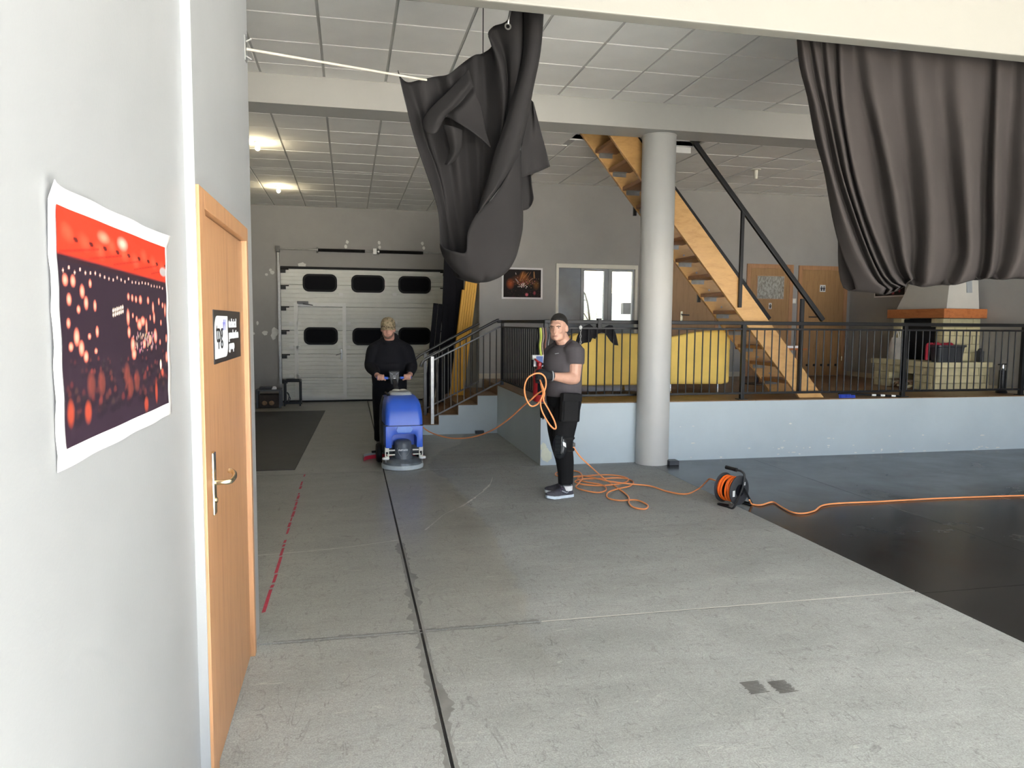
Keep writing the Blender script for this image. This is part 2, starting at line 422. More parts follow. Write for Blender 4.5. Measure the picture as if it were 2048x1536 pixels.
def melt(mb, name, mat, parent, vox=.008, it=5, fac=.5, smooth=180, **kw):
    """one continuous skin over overlapping shapes"""
    me = mb.mesh('tmp', wloc(parent)); o = bpy.data.objects.new('tmp', me); COL.objects.link(o)
    m = o.modifiers.new('r', 'REMESH'); m.mode = 'VOXEL'; m.voxel_size = vox
    k = o.modifiers.new('s', 'SMOOTH'); k.factor = fac; k.iterations = it
    dg = bpy.context.evaluated_depsgraph_get(); me2 = bpy.data.meshes.new_from_object(o.evaluated_get(dg)); me2.name = name
    bpy.data.objects.remove(o); bpy.data.meshes.remove(me)
    me2.materials.clear(); me2.materials.append(MATS[mat]); finish(me2, smooth)
    r = bpy.data.objects.new(name, me2); COL.objects.link(r); r.parent = parent
    return setp(r, **kw)
def textmesh(txt, size, Mx, name, mat, parent, bold=0.0, ext=.0008, sx=1.0):
    cu = bpy.data.curves.new('t', 'FONT'); cu.body = txt; cu.size = size; cu.offset = bold; cu.extrude = ext; cu.resolution_u = 3
    o = bpy.data.objects.new('t', cu); COL.objects.link(o)
    dg = bpy.context.evaluated_depsgraph_get(); me = bpy.data.meshes.new_from_object(o.evaluated_get(dg)); bpy.data.objects.remove(o); bpy.data.curves.remove(cu)
    off = wloc(parent)
    for v in me.vertices: v.co = Mx @ Vector((v.co.x*sx, v.co.y, v.co.z))-off
    me.name = name; me.materials.clear(); me.materials.append(MATS[mat])
    r = bpy.data.objects.new(name, me); COL.objects.link(r); r.parent = parent; return r
def rz3(a): return Matrix.Rotation(a, 3, 'Z')
def rx3(a): return Matrix.Rotation(a, 3, 'X')
def ry3(a): return Matrix.Rotation(a, 3, 'Y')
# ============================================================ THE SETTING
XW, XN, YS, YC = -.485, -.512, 2.595, 4.03      # door wall face, near wall face, the step between, the corner
YF, ZP, XP = 8.27, .73, 2.17                    # platform front, height, left side
YB, XR, YG, XG = 12.1, 9.05, 15.75, 2.10        # platform back wall, right wall, garage wall, recess side
ZF, ZR = 4.107, 3.98                            # front and rear ceilings
XBLK = 3.46                                     # where the black floor begins
def struct(mb, name, mat, parent=None, **k):
    o = build(mb, name, mat, parent, k.pop('smooth', 0), k.pop('bevel', 0), label=k.pop('label', None))
    if parent is None: o['kind'] = 'structure'
    return o

# ---- floor: dark bed with slabs, joints left open
floor = struct(MB().box(-2.8, 9.2, -4.5, 15.9, -.20, -.012), 'floor', 'joint_dark', label='grey concrete floor with saw-cut joints and a black painted area')
g = .0075
for (x0, x1) in ((-2.8, .362), (.362, XBLK)):
    for (y0, y1) in ((-4.5, 3.87), (3.87, 8.24), (8.24, 15.9)):
        struct(MB().box(x0+g, x1-(g if x1 < 1 else .001), y0+g, y1-g, -.02, 0), 'slab', 'concrete', floor)
for (x0, x1) in ((XBLK, 4.86), (4.86, 9.2)):
    for (y0, y1) in ((-4.5, 3.83), (3.83, 8.4)):
        struct(MB().box(x0+.001, x1-.002, y0+.002, y1-.002, -.02, 0), 'black_slab', 'black_floor', floor)
def ribbon(pts, w, z, jit=0, n=80, rnd=random, side=0):
    p = resample(catmull(pts, 4), n); mb = MB(); L, R = [], []; wa = wb = 0
    for i, q in enumerate(p):
        t = (p[min(i+1, n-1)]-p[max(i-1, 0)]); t.z = 0; t.normalize(); s = Vector((-t.y, t.x, 0))
        wa = .72*wa+rnd.gauss(0, jit*.75); wb = .72*wb+rnd.gauss(0, jit*.75); a, b = w/2+(max(0, wa) if side >= 0 else 0), w/2+(max(0, wb) if side <= 0 else 0)
        L.append(Vector((q.x, q.y, z))+s*a); R.append(Vector((q.x, q.y, z))-s*b)
    return mb.grid([L, R])
def decal(mb, name, mat, label=None): return struct(mb, name, mat, floor, label=label)
for sx in (-1, 1): decal(ribbon([(.362+sx*.0155, 2.0, 0), (.362+sx*.0155, 4.8, 0), (.362+sx*.0155, 5.5, 0)], .012, .0012+.0004*sx, .015, 160, side=-sx), 'joint_stain', 'joint_edge')

for sy in (-1, 1): decal(ribbon([(-.40, 3.87+sy*.0140, 0), (.36, 3.87+sy*.0140, 0), (1.02, 3.87+sy*.0140, 0)], .008, .0020+.0004*sy, .010, 120, side=sy), 'joint_stain', 'joint_edge')
decal(ribbon([(1.03, 3.87, 0), (1.9, 3.87, 0), (3.44, 3.865, 0)], .011, .0012, .001, 40), 'joint_filler', 'scratch_light', 'pale filled joint line')
decal(ribbon([(-.65, 5.39, 0), (-.1, 5.46, 0), (.35, 5.58, 0)], .007, .0012, .003, 60), 'crack', 'scratch_light')
decal(ribbon([onz(850, 1060), onz(875, 1040), onz(890, 1028), onz(930, 1008), onz(975, 975), onz(985, 955)], .006, .0012, .006, 90), 'crack', 'scratch_light')
mb = MB(); y = 4.3
while y < 8.25:                                   # worn red tape line: what is left of it
    L = random.uniform(.03, .22)*(1.8 if y < 5.0 else 1)
    if y < 4.9 or random.random() < .92:
        x = -.49+random.uniform(-.004, .004); w = random.uniform(.007, .014)
        mb.add([(x-w, y, .0014), (x+w*.8, y+.01, .0014), (x+w, y+L, .0014), (x-w*.7, y+L-.01, .0014)], [(0, 1, 2, 3)])
    y += L+random.uniform(.002, .03)
decal(mb, 'red_tape_line', 'red_tape', 'worn red tape line along the floor')
for (x, y) in ((1.80, 2.95), (1.93, 2.93)):       # two tyre scuffs
    mb = MB()
    for k in range(9):
        yy = y-.055+k*.0125
        mb.add([(x-.045+random.uniform(-.01, .01), yy, .0012), (x+.045+random.uniform(-.01, .01), yy+.004, .0012), (x+.045, yy+.0125, .0012), (x-.045, yy+.0115, .0012)], [(0, 1, 2, 3)])
    decal(mb, 'tyre_scuff', 'scuff_dark')
# black mat strip at the left, and its edge
mat_o = build(MB().prism([(-2.4, 8.50), (-.61, 8.50), (-.45, 14.1), (-2.4, 14.1)], (0, 0, 0), (1, 0, 0), (0, 1, 0), (0, 0, .006)), 'rubber_mat', 'mat_black', None, 0, label='black rubber mat on the floor in front of the sectional door', cat='mat')

# ---- left walls
wl = struct(MB().box(-.75, XN, -4.5, YS, 0, 4.6), 'wall_left', 'near_paint', label='pale painted wall carrying the concert poster')
wd1 = MB().box(-.75, XW, YS, 2.64, 0, 4.3).box(-.75, XW, 3.745, YC, 0, 4.3).box(-.75, XW, 2.64, 3.745, 2.065, 4.3)
wdoor = struct(wd1, 'wall_door_side', 'near_paint', label='pale wall around the wooden door, ending in a corner')
struct(MB().box(-2.8, -.75, 3.85, YC, 0, 4.3), 'wall_left_front', 'grey_paint')
struct(MB().box(-2.9, -2.8, 3.85, 15.9, 0, 4.6), 'wall_left_hall', 'grey_paint')
struct(MB().box(XN-.002, XW+.004, YS-.004, YS+.012, 0, 4.3), 'trim_1', 'near_paint', label='painted corner strip where the wall steps forward')
# ---- lintel over the opening, vestibule
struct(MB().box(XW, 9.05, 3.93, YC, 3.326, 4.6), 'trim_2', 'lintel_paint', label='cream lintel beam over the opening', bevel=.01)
struct(MB().box(9.05, 9.2, -4.5, 4.03, 0, 4.6), 'wall_right_front', 'near_paint')
struct(MB().box(-.75, 9.2, -4.5, 3.93, 4.3, 4.6), 'ceiling_vestibule', 'ceiling_tile')
struct(MB().box(-2.9, 9.2, 3.72, 15.9, 4.6, 4.75), 'roof', 'roof_dark')
struct(MB().box(-30, 40, -40, -4.5, -.25, -.004), 'ground', 'ground_gravel')

# ---- hall walls
wb = MB().box(-2.8, -1.40, YG, YG+.15, 0, 4.6).box(-1.40, 2.12, YG, YG+.15, 2.76, 4.6).box(2.12, XG+.2, YG, YG+.15, 0, 4.6)
wall_back = struct(wb, 'wall_back', 'grey_paint', label='dark grey wall around the sectional door')
struct(MB().box(XG, XG+.12, YB+.12, YG, 0, 4.6), 'wall_recess', 'grey_paint')
WX0, WX1, WZ0, WZ1 = 3.44, 4.83, 1.50, 2.60
dz = [(5.43, 6.33), (6.98, 7.80), (8.01, 8.93)]
w2 = MB().box(XG, WX0, YB, YB+.12, 0, 4.6).box(WX0, WX1, YB, YB+.12, 0, WZ0).box(WX0, WX1, YB, YB+.12, WZ1, 4.6).box(WX1, XR+.15, YB, YB+.12, 0, 4.6)
wall_mid = struct(w2, 'wall_platform', 'grey_paint', label='grey wall behind the raised platform')
wall_r = struct(MB().box(XR, XR+.15, 8.0, YB, 0, 4.6), 'wall_right', 'grey_paint')
struct(MB().box(XR, XR+.15, 4.03, 8.0, 0, 4.6), 'wall_right_hall', 'grey_paint')
# baseboards on the platform
for i, (x0, x1) in enumerate(((XG, 5.40), (6.36, 6.95), (7.83, 7.98))):
    struct(MB().box(x0, x1, YB-.012, YB, ZP, ZP+.085), 'baseboard_back' if i == 0 else 'baseboard_back.%03d' % i, 'baseboard_tile')
struct(MB().box(XR-.012, XR, YF, YB-.012, ZP, ZP+.085), 'baseboard_right', 'baseboard_tile')

# ---- beam and column
struct(MB().box(-2.8, 9.05, 7.9, 8.29, 3.82, 4.6), 'trim_3', 'beam_paint', label='grey ceiling beam resting on the column')
CX, CY, CR = 3.522, 8.185, .194
col = struct(MB().lathe([(CR, 0), (CR, 3.82)], (CX, CY, 0), n=56), 'column', 'column_paint', label='round grey painted column under the ceiling beam', smooth=40)
build(MB().lathe([(CR+.004, 3.805), (CR+.004, 3.83)], (CX, CY, 0), n=56), 'collar', 'column_paint', col)

# ---- ceilings: grid with tiles
TS = .609
def ceil(name, x0, x1, y0, y1, z, hole=None, xoff=0, yoff=0, label=None):
    base = MB()
    def rects():
        if not hole: return [(x0, x1, y0, y1)]
        a, b, c, d = hole; return [(x0, a, y0, y1), (b, x1, y0, y1), (a, b, y0, c), (a, b, d, y1)]
    for r in rects():
        if r[1]-r[0] > .01 and r[3]-r[2] > .01: base.box(r[0], r[1], r[2], r[3], z+.004, z+.06)
    c = struct(base, name, 'ceiling_grid', label=label)
    gx, gy = .026, .019
    cache = {}
    i0 = math.floor((x0-xoff)/TS); j0 = math.floor((y0-yoff)/TS)
    for i in range(i0, math.ceil((x1-xoff)/TS)):
        for j in range(j0, math.ceil((y1-yoff)/TS)):
            a, b = max(x0, xoff+i*TS)+gx/2, min(x1, xoff+(i+1)*TS)-gx/2
            e, f = max(y0, yoff+j*TS)+gy/2, min(y1, yoff+(j+1)*TS)-gy/2
            if b-a < .05 or f-e < .05: continue
            if hole and b > hole[0] and a < hole[1] and f > hole[2] and e < hole[3]:
                if a < hole[0]-.05: b = hole[0]-.01
                elif b > hole[1]+.05: a = hole[1]+.01
                elif f > hole[3]+.05: e = hole[3]+.01
                else: continue
            k = (round(b-a, 3), round(f-e, 3))
            if k not in cache:
                cache[k] = meshof(MB().box(-k[0]/2, k[0]/2, -k[1]/2, k[1]/2, -.006, .004), 'tile', 'ceiling_tile')
            inst(cache[k], 'tile', c, ((a+b)/2, (e+f)/2, z+random.uniform(-.0008, .0008)))
    return c
ceil('ceiling', -1.4, 7.6, YC, 7.9, ZF, xoff=.388, yoff=7.9-.32-TS*5, label='white suspended ceiling tiles in front of the beam')
ceil('ceiling_rear', -2.8, 9.05, 8.29, YB, ZR, (2.74, 4.42, 8.29, 9.18), xoff=-.225, yoff=8.29, label='suspended ceiling tiles behind the beam')
ceil('ceiling_recess', -2.8, XG, YB, YG, ZR, xoff=-.225, yoff=8.29, label='suspended ceiling tiles above the sectional door')
struct(MB().box(-2.8, -1.4, YC, 7.9, ZF, ZF+.06), 'ceiling_left', 'ceiling_tile')
struct(MB().box(7.6, 9.05, YC, 7.9, ZF, ZF+.06), 'ceiling_right', 'ceiling_tile')
tr = MB().box(2.72, 4.44, 9.18, 9.20, ZR-.01, 4.55).box(2.72, 2.74, 8.29, 9.18, ZR-.01, 4.55).box(4.42, 4.44, 8.29, 9.18, ZR-.03, 4.55)
struct(tr, 'trim_4', 'ceiling_tile', label='white boards lining the stair opening in the ceiling')

# ---- platform with tiled top, side stairs
plat = struct(MB().box(XP, XR, YF, YB, 0, ZP-.012), 'floor_platform', 'light_paint', label='raised platform with a painted front and brown tiled top')
struct(MB().box(XP-.004, XP, YF, 10.85, 0, ZP-.012), 'side_face', 'light_paint', plat)
tw, tdp = (XR-XP)/20, (YB-YF)/12
tm = meshof(MB().box(-tw/2+.002, tw/2-.002, -tdp/2+.002, tdp/2-.002, -.014, 0), 'tile', 'tile_brown', bevel=.0015)
for i in range(20):
    for j in range(12):
        inst(tm, 'tile', plat, (XP+(i+.5)*tw, YF+(j+.5)*tdp, ZP))
YS0, YS1 = 10.85, 13.3
SX = [1.0, 1.285, 1.575, 1.865, XP]; SZ = [.155, .298, .442, .580]
st = MB()
for i in range(4):
    y1 = YS1 if SX[i+1] < XG-.2 else YB-.001
    st.box(SX[i], SX[i+1] if i < 3 else XP-.005, YS0, y1, 0, SZ[i]-.012)
steps = struct(st, 'floor_steps', 'light_paint', label='short flight of tiled steps up to the platform')
for i in range(4):
    x1 = SX[i+1] if i < 3 else XP-.005
    y1 = YS1 if i < 3 else YB-.001
    n = 7 if i < 3 else 4; L = (y1-YS0)/n
    for k in range(n):
        struct(MB().box(SX[i]+.002, x1-.001, YS0+k*L+.002, YS0+(k+1)*L-.002, SZ[i]-.0125, SZ[i]), 'tile', 'tile_brown', steps)
        z0 = SZ[i-1] if i else 0
        struct(MB().box(SX[i]-.008, SX[i]-.0005, YS0+k*L+.002, YS0+(k+1)*L-.002, z0+.002, SZ[i]-.001), 'riser_tile', 'tile_brown', steps)
for k in range(4):
    L = (YB-YS0)/4
    struct(MB().box(XP-.0125, XP-.0045, YS0+k*L+.002, YS0+(k+1)*L-.002, SZ[3]+.002, ZP-.001), 'riser_tile', 'tile_brown', steps)

def blob(c, ux, uy, r, seed, n=14, d=.002, asp=1.0):
    rd = random.Random(seed); nrm = Vector(ux).cross(Vector(uy)); ph = [rd.uniform(.78, 1.08) for _ in range(n)]
    return MB().prism([(r*asp*ph[k]*math.cos(2*math.pi*k/n), r*ph[k]*math.sin(2*math.pi*k/n)) for k in range(n)], Vector(c), ux, uy, nrm*d)
# paint chips on the garage wall and the platform corner
for k, (x, y, r, a) in enumerate(((515, 646, .045, .5), (530, 666, .05, 1.2), (550, 664, .10, .7), (547, 671, .09, .6), (545, 545, .045, 1), (541, 540, .03, 1), (533, 549, .03, 1), (507, 667, .03, 1), (604, 531, .07, 1.2))):
    struct(blob(ony(x, y, YG-.001-.0012*k), (1, 0, 0), (0, 0, 1), r, k, asp=a), 'paint_chip', 'paint_chip', wall_back)
for k, x in enumerate((693, 758, 846)):
    for q in range(2): struct(blob(ony(x+random.uniform(-2, 2), 484+k*1.5+q*9, YG-.001), (1, 0, 0), (0, 0, 1), .04, 40+k*3+q, asp=.8), 'paint_chip', 'paint_chip', wall_back)
for (x, y, w, h) in ((529, 527, .13, .16), (526, 578, .17, .12)):
    p = ony(x, y, YG); struct(MB().box(p.x-w/2, p.x+w/2, YG-.006, YG, p.z-h/2, p.z+h/2), 'cover_plate', 'grey_paint', wall_back)
for k, (x, y, r, a) in enumerate(((1087, 894, .055, .7), (1092, 911, .085, .9))):
    struct(blob(ony(x, y, YF-.001-.002*k), (1, 0, 0), (0, 0, 1), r, 70+k, asp=a), 'paint_chip', 'chip_putty', plat)
for k in range(46):
    x = random.uniform(3.9, 8.6); z = random.choice((.012, .016, .02, .03, .1, .2, .4))+random.uniform(0, .03)
    struct(blob((x, YF-.001, z), (1, 0, 0), (0, 0, 1), random.uniform(.004, .009), 90+k, asp=random.uniform(1, 4.5)), 'paint_chip', 'paint_chip', plat)

# ---- door in the pale wall (door_1)
d1 = empty('door_1', (XW, 3.19, 0), 'wooden door with a sign plate, in the pale wall', None, kind='structure')
for (a, b, z0, z1, nm) in ((2.60, 2.695, 0, 2.10, 'door_frame'), (3.735, 3.785, 0, 2.10, 'door_frame'), (2.695, 3.735, 2.035, 2.10, 'door_frame')):
    build(MB().box(XW-.06, XW+.014, a, b, z0, z1), nm, 'door_beech', d1, 0, .003)
build(MB().box(XW-.05, XW-.008, 2.70, 3.73, .005, 2.03), 'door_leaf', 'door_beech', d1, 0, .002)
build(MB().box(XW-.008, XW+.010, 2.695, 2.725, 0, 2.03), 'door_stop', 'door_beech', d1, 0, .003)
p0, p1 = onx(425, 905, XW), onx(427, 1032, XW)
hd = build(MB().box(XW-.008, XW+.006, 2.785, 2.835, p1.z, p0.z), 'handle_plate', 'brass', d1, 30, .005)
build(MB().tube(catmull([(XW+.004, 2.81, 1.075), (XW+.045, 2.81, 1.075), (XW+.058, 2.83, 1.076), (XW+.058, 2.90, 1.078), (XW+.050, 2.935, 1.086), (XW+.032, 2.945, 1.092)], 5), .0095, 10), 'lever', 'brass', hd)
build(MB().cyl((XW+.006, 2.81, 1.01), (XW+.012, 2.81, 1.01), .009), 'lock_cylinder', 'brass', hd)
# sign plate on the door
XS = XW-.008
a, b, c, d = onx(430, 620, XS), onx(482, 624, XS), onx(484, 716, XS), onx(432, 727, XS)
sg = build(MB().box(XS, XS+.003, 2.92, 3.60, 1.497, 1.70), 'sign_plate', 'sign_black', d1, 0, label='black sign reading tpg technical production group')
def rrect(w, h, rs, n=6):    # radii: bl, br, tr, tl
    out = []
    for (cx, cy, r, a0) in ((0, 0, rs[0], 180), (w, 0, rs[1], 270), (w, h, rs[2], 0), (0, h, rs[3], 90)):
        sx = 1 if cx == 0 else -1; sy = 1 if cy == 0 else -1
        if r < 1e-4: out.append((cx, cy)); continue
        for k in range(n+1):
            t = math.radians(a0+90*k/n); out.append((cx+sx*r+r*math.cos(t), cy+sy*r+r*math.sin(t)))
    return out
lg = build(MB().prism(rrect(.30, .163, (0, .055, 0, .055)), (XS+.003, 2.935, 1.515), (0, 1, 0), (0, 0, 1), (.001, 0, 0)), 'logo_panel', 'sign_white', sg, 0)
def tmx(y, z): return Matrix(((0, 0, 1, XS+.0045), (1, 0, 0, y), (0, 1, 0, z), (0, 0, 0, 1)))
textmesh('tpg', .115, tmx(2.958, 1.578), 'logo_lettering', 'sign_black', lg, .0005, sx=1.05)
for k in range(2):
    o = (3.118+k*.035, 1.622)
    build(MB().prism([(0, 0), (.012, 0), (.03, .042), (.018, .042)], (XS+.0042, o[0], o[1]), (0, 1, 0), (0, 0, 1), (.0006, 0, 0)), 'logo_mark', 'sign_blue', lg, 0)
    build(MB().prism([(0, .042), (.008, .042), (.02, .018), (.012, .018)], (XS+.0042, o[0]-.004, o[1]-.01), (0, 1, 0), (0, 0, 1), (.0006, 0, 0)), 'logo_mark', 'sign_blue', lg, 0)
for k, (s, z) in enumerate((('technical', 1.632), ('production', 1.585), ('group', 1.540))):
    textmesh(s, .052, tmx(3.262, z), 'lettering', 'sign_white', sg, .0011, sx=1.12)

# ---- sectional garage door (door_2)
GX0, GX1, GZ1 = -1.345, 2.045, 2.73
d2 = empty('door_2', ((GX0+GX1)/2, YG, 0), 'pale ribbed sectional garage door with black rounded windows and a wicket door', None, kind='structure')
seams = [0.03, .49, .985, 1.47, 1.955, 2.40, 2.72]
ym = YG-.02
build(MB().box(-1.40, 2.12, YG+.10, YG+.15, 0, 2.76), 'light_blocker', 'blocker_black', d2, 0)  # unseen black panel added to stop daylight coming through the panel seams
zs = []
def rib_panel(x0, x1, z0, z1, yf, n):
    """one panel whose face has shallow horizontal ribs"""
    prof = [(0, z0)]; h = (z1-z0)/n
    for k in range(n):
        za = z0+k*h; prof += [(-.004, za+.004), (-.010, za+.010), (-.010, za+h-.010), (-.004, za+h-.004)]
    prof += [(0, z1)]
    L = [Vector((x0, yf+p[0], p[1])) for p in prof]; R = [Vector((x1, yf+p[0], p[1])) for p in prof]
    m = MB().grid([L, R]); n2 = len(prof)
    m.add([(x0, yf, z0), (x1, yf, z0), (x1, yf+.03, z0), (x0, yf+.03, z0), (x0, yf, z1), (x1, yf, z1), (x1, yf+.03, z1), (x0, yf+.03, z1)], [(0, 3, 2, 1), (4, 5, 6, 7), (2, 3, 7, 6), (0, 4, 7, 3), (1, 2, 6, 5)])
    return m
WK0, WK1, WKT = -1.02, -.135, 1.955
for i in range(6):
    z0, z1 = seams[i]+.002, seams[i+1]-.002
    n = max(3, round((z1-z0)/.082))
    if i < 4:
        build(rib_panel(GX0, WK0-.04, z0, z1, ym, n), 'door_panel', 'garage_panel', d2, 0)
        build(rib_panel(WK1+.04, GX1, z0, z1, ym, n), 'door_panel', 'garage_panel', d2, 0)
        build(rib_panel(WK0+.0, WK1, max(z0, .13), z1, ym+.004, n), 'wicket_panel', 'garage_panel', d2, 0)
    else:
        build(rib_panel(GX0, GX1, z0, z1, ym, n), 'door_panel', 'garage_panel', d2, 0)
build(MB().box(WK0-.04, WK1+.04, ym, ym+.03, .03, .13), 'door_panel', 'garage_panel', d2, 0)
fr = MB()
for (x0, x1) in ((WK0-.075, WK0), (WK1, WK1+.075)): fr.box(x0, x1, ym-.045, ym-.001, .15, 1.965)
fr.box(WK0-.075, WK1+.075, ym-.045, ym-.001, 1.966, 2.04).box(WK0-.075, WK1+.075, ym-.04, ym-.001, .08, .149)
wk = build(fr, 'wicket_frame', 'garage_frame', d2, 0)
def pill(w, h, r, n=8): return [(x-w/2, z-h/2) for x, z in rrect(w, h, (r, r, r, r), n)]
for (x, y, w_) in ((640, 566, 1), (736, 568, 1), (829, 570, 1), (642, 672, 1), (738, 673, 1), (829, 672, 1)):
    p = ony(x, y, YG); q = build(MB().prism(pill(.68, .36, .12), (p.x, ym-.024, p.z), (1, 0, 0), (0, 0, 1), (0, .02, 0)), 'window_frame', 'black_rubber', d2, 40)
    build(MB().prism(pill(.60, .28, .09), (p.x, ym-.027, p.z), (1, 0, 0), (0, 0, 1), (0, .004, 0)), 'pane', 'window_black', q, 40)
for (xs, y) in (((682, 789), 589), ((597, 680, 697, 790), 646), ((597, 680, 697), 694), ((597, 680, 697), 752), ((583,), 646), ((583,), 694), ((583,), 752)):
    for x in xs:
        p = ony(x, y, YG); build(MB().box(p.x-.04, p.x+.04, ym-.045, ym-.008, p.z-.03, p.z-.004).box(p.x-.035, p.x+.035, ym-.045, ym-.008, p.z+.004, p.z+.03).cyl((p.x-.05, ym-.03, p.z), (p.x+.05, ym-.03, p.z), .012, n=8), 'hinge', 'white_plastic', d2, 30)
p = ony(683, 708, YG); hk = build(MB().box(p.x-.02, p.x+.02, ym-.05, ym-.01, p.z-.11, p.z+.11), 'wicket_handle', 'steel', d2, 0, .004)
build(MB().tube([(p.x, ym-.05, p.z+.02), (p.x, ym-.09, p.z+.02), (p.x-.11, ym-.09, p.z-.02)], .011, 8), 'lever', 'steel', hk)
p = ony(606, 605, YG); cl = build(MB().box(p.x-.11, p.x+.11, ym-.10, ym-.035, p.z-.025, p.z+.025), 'door_closer', 'steel_dark', d2, 0, .006)
build(MB().tube([(p.x, ym-.09, p.z-.03), (p.x+.2, ym-.09, p.z-.055)], .008, 8), 'closer_arm', 'steel_dark', cl)
build(MB().box(GX0, GX1+.03, ym-.03, ym+.02, 2.722, 2.765), 'top_seal', 'black_rubber', d2, 0)
build(MB().box(GX0, GX1, ym-.02, ym+.02, .0, .03), 'bottom_seal', 'black_rubber', d2, 0)
for x in (GX0-.03, GX1+.0):
    trk = build(MB().box(x-.02, x+.012, ym-.10, ym+.012, 0, 3.03).box(x+.012, x+.03, ym-.10, ym-.085, 0, 2.8), 'track', 'steel', d2, 0)
for x, dx in ((GX0, 1), (GX1, -1)):
    for z in (.42, .93, 1.42, 1.90, 2.33, 2.66):
        build(MB().box(min(x, x+.10*dx), max(x, x+.10*dx), ym-.05, ym-.01, z-.03, z+.03).cyl((x-.03*dx, ym-.035, z+.045), (x+.16*dx, ym-.035, z+.045), .012, n=8), 'roller_bracket', 'black_metal', d2, 30)
zsft = 3.10
build(MB().cyl((GX0-.08, ym-.10, zsft), (GX1+.06, ym-.10, zsft), .014, n=10), 'shaft', 'steel', d2)
for (a, b) in ((-.60, .33), (.62, 1.52)):
    sp_ = build(MB().lathe([(.036 if k % 2 else .029, (b-a)*k/96) for k in range(97)], (a, ym-.10, zsft-.004), (1, 0, 0), 14), 'torsion_spring', 'black_metal', d2)
    build(MB().cyl((a-.02, ym-.10, zsft), (b, ym-.10, zsft), .026, n=12), 'spring_core', 'black_rubber', sp_)
    build(MB().lathe([(.06, 0), (.06, .03)], (a-.03, ym-.10, zsft), (1, 0, 0), 16), 'cone', 'steel', sp_)
for x in (GX0-.04, .53, GX1): build(MB().box(x-.035, x+.035, ym-.13, ym+.02, zsft-.06, zsft+.06), 'bearing_bracket', 'steel_dark' if x < 0 else 'white_plastic', d2, 0, .005)

# ---- window on the platform wall (window_1)
w1 = empty('window_1', ((WX0+WX1)/2, YB, WZ0), 'window in a cream frame with one grey panel and two glass sashes', None, kind='structure')
fr = MB().box(WX0-.035, WX0+.012, YB-.02, YB+.10, WZ0, WZ1+.06).box(WX1-.012, WX1+.035, YB-.02, YB+.10, WZ0, WZ1+.06).box(WX0-.035, WX1+.035, YB-.022, YB+.10, WZ1-.01, WZ1+.06)
build(fr, 'window_frame', 'cream_frame', w1, 0, .004)
build(MB().box(WX0+.012, 3.855, YB+.04, YB+.07, WZ0, WZ1-.01), 'blind_panel', 'dark_pane', w1, 0)
ZG0, ZG1 = 1.66, 2.55
for (a, b, l_, r_) in ((3.855, 4.34, 3.915, 4.268), (4.342, WX1-.012, 4.417, 4.785)):
    sh = build(MB().box(a, l_, YB+.02, YB+.09, WZ0, WZ1-.01).box(r_, b, YB+.02, YB+.09, WZ0, WZ1-.01).box(l_, r_, YB+.02, YB+.09, WZ0, ZG0).box(l_, r_, YB+.02, YB+.09, ZG1, WZ1-.01), 'sash', 'pvc_grey', w1, 0, .004)
    build(MB().box(l_, r_, YB+.05, YB+.058, ZG0, ZG1), 'pane', 'pane_glass', sh, 0)
build(MB().box(WX0-.06, WX1+.06, YB-.14, YB+.03, WZ0-.035, WZ0), 'sill', 'pvc_grey', w1, 0, .006)
# ---- interior doors on the platform (door_3 behind the stairs, door_4, door_5)
def idoor(name, x0, x1, top, label, mat='door_oak'):
    d = empty(name, ((x0+x1)/2, YB, ZP), label, None, kind='structure')
    z0 = ZP
    build(MB().box(x0, x0+.07, YB-.03, YB, z0, top).box(x1-.07, x1, YB-.03, YB, z0, top).box(x0+.07, x1-.07, YB-.03, YB, top-.075, top), 'door_frame', 'door_beech', d, 0, .003)
    build(MB().box(x0+.07, x1-.07, YB-.018, YB, z0+.008, top-.075), 'door_leaf', mat, d, 0, .002)
    return d
d3 = idoor('door_3', 5.44, 6.40, 2.735, 'brown door behind the wooden staircase')
p = ony(1363, 634, YB-.02)
hd = build(MB().box(p.x-.02, p.x+.02, YB-.03, YB-.017, p.z-.13, p.z+.10), 'handle_plate', 'brass', d3, 0, .004)
build(MB().tube([(p.x, YB-.03, p.z+.04), (p.x, YB-.07, p.z+.04), (p.x+.12, YB-.07, p.z+.035)], .011, 8), 'lever', 'steel_dark', hd)
d4 = idoor('door_4', 6.93, 7.85, 2.74, 'oak door with a textured glass pane and a gents sign')
build(MB().box(7.12, 7.68, YB-.028, YB-.010, 2.11, 2.545), 'pane_bead', 'door_beech', d4, 0, .003)
build(MB().box(7.135, 7.665, YB-.031, YB-.016, 2.125, 2.53), 'pane', 'frosted_pane', d4, 0)
def wc(parent, x, z, w, h, figs):
    s = build(MB().box(x-w/2, x+w/2, YB-.022, YB-.0175, z-h/2, z+h/2), 'wc_sign', 'label_white', parent, 0)
    for fx in figs:
        build(MB().box(x+fx-.014, x+fx+.014, YB-.0245, YB-.0215, z-.045, z+.012).box(x+fx-.022, x+fx+.022, YB-.0245, YB-.0215, z-.01, z+.014).cyl((x+fx, YB-.0245, z+.028), (x+fx, YB-.0215, z+.028), .012, n=12), 'pictogram', 'pictogram', s, 0)
q = ony(1539, 612, YB); wc(d4, q.x, q.z, .055, .11, (0,))
q = ony(1644, 577, YB)
d5 = idoor('door_5', 7.96, 8.97, 2.733, 'oak door with a white toilet sign and round vent holes drawn as black discs'); wc(d5, q.x, q.z, .115, .125, (-.025, .025))
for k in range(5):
    q = ony(1612+k*14.3, 730, YB); build(MB().lathe([(.0, 0), (.022, 0), (.022, .006)], (q.x, YB-.024, ony(1612, 730, YB).z), (0, 1, 0), 14), 'vent_hole_disc', 'black_rubber', d5)  # solid black discs painted in for the dark inside open holes
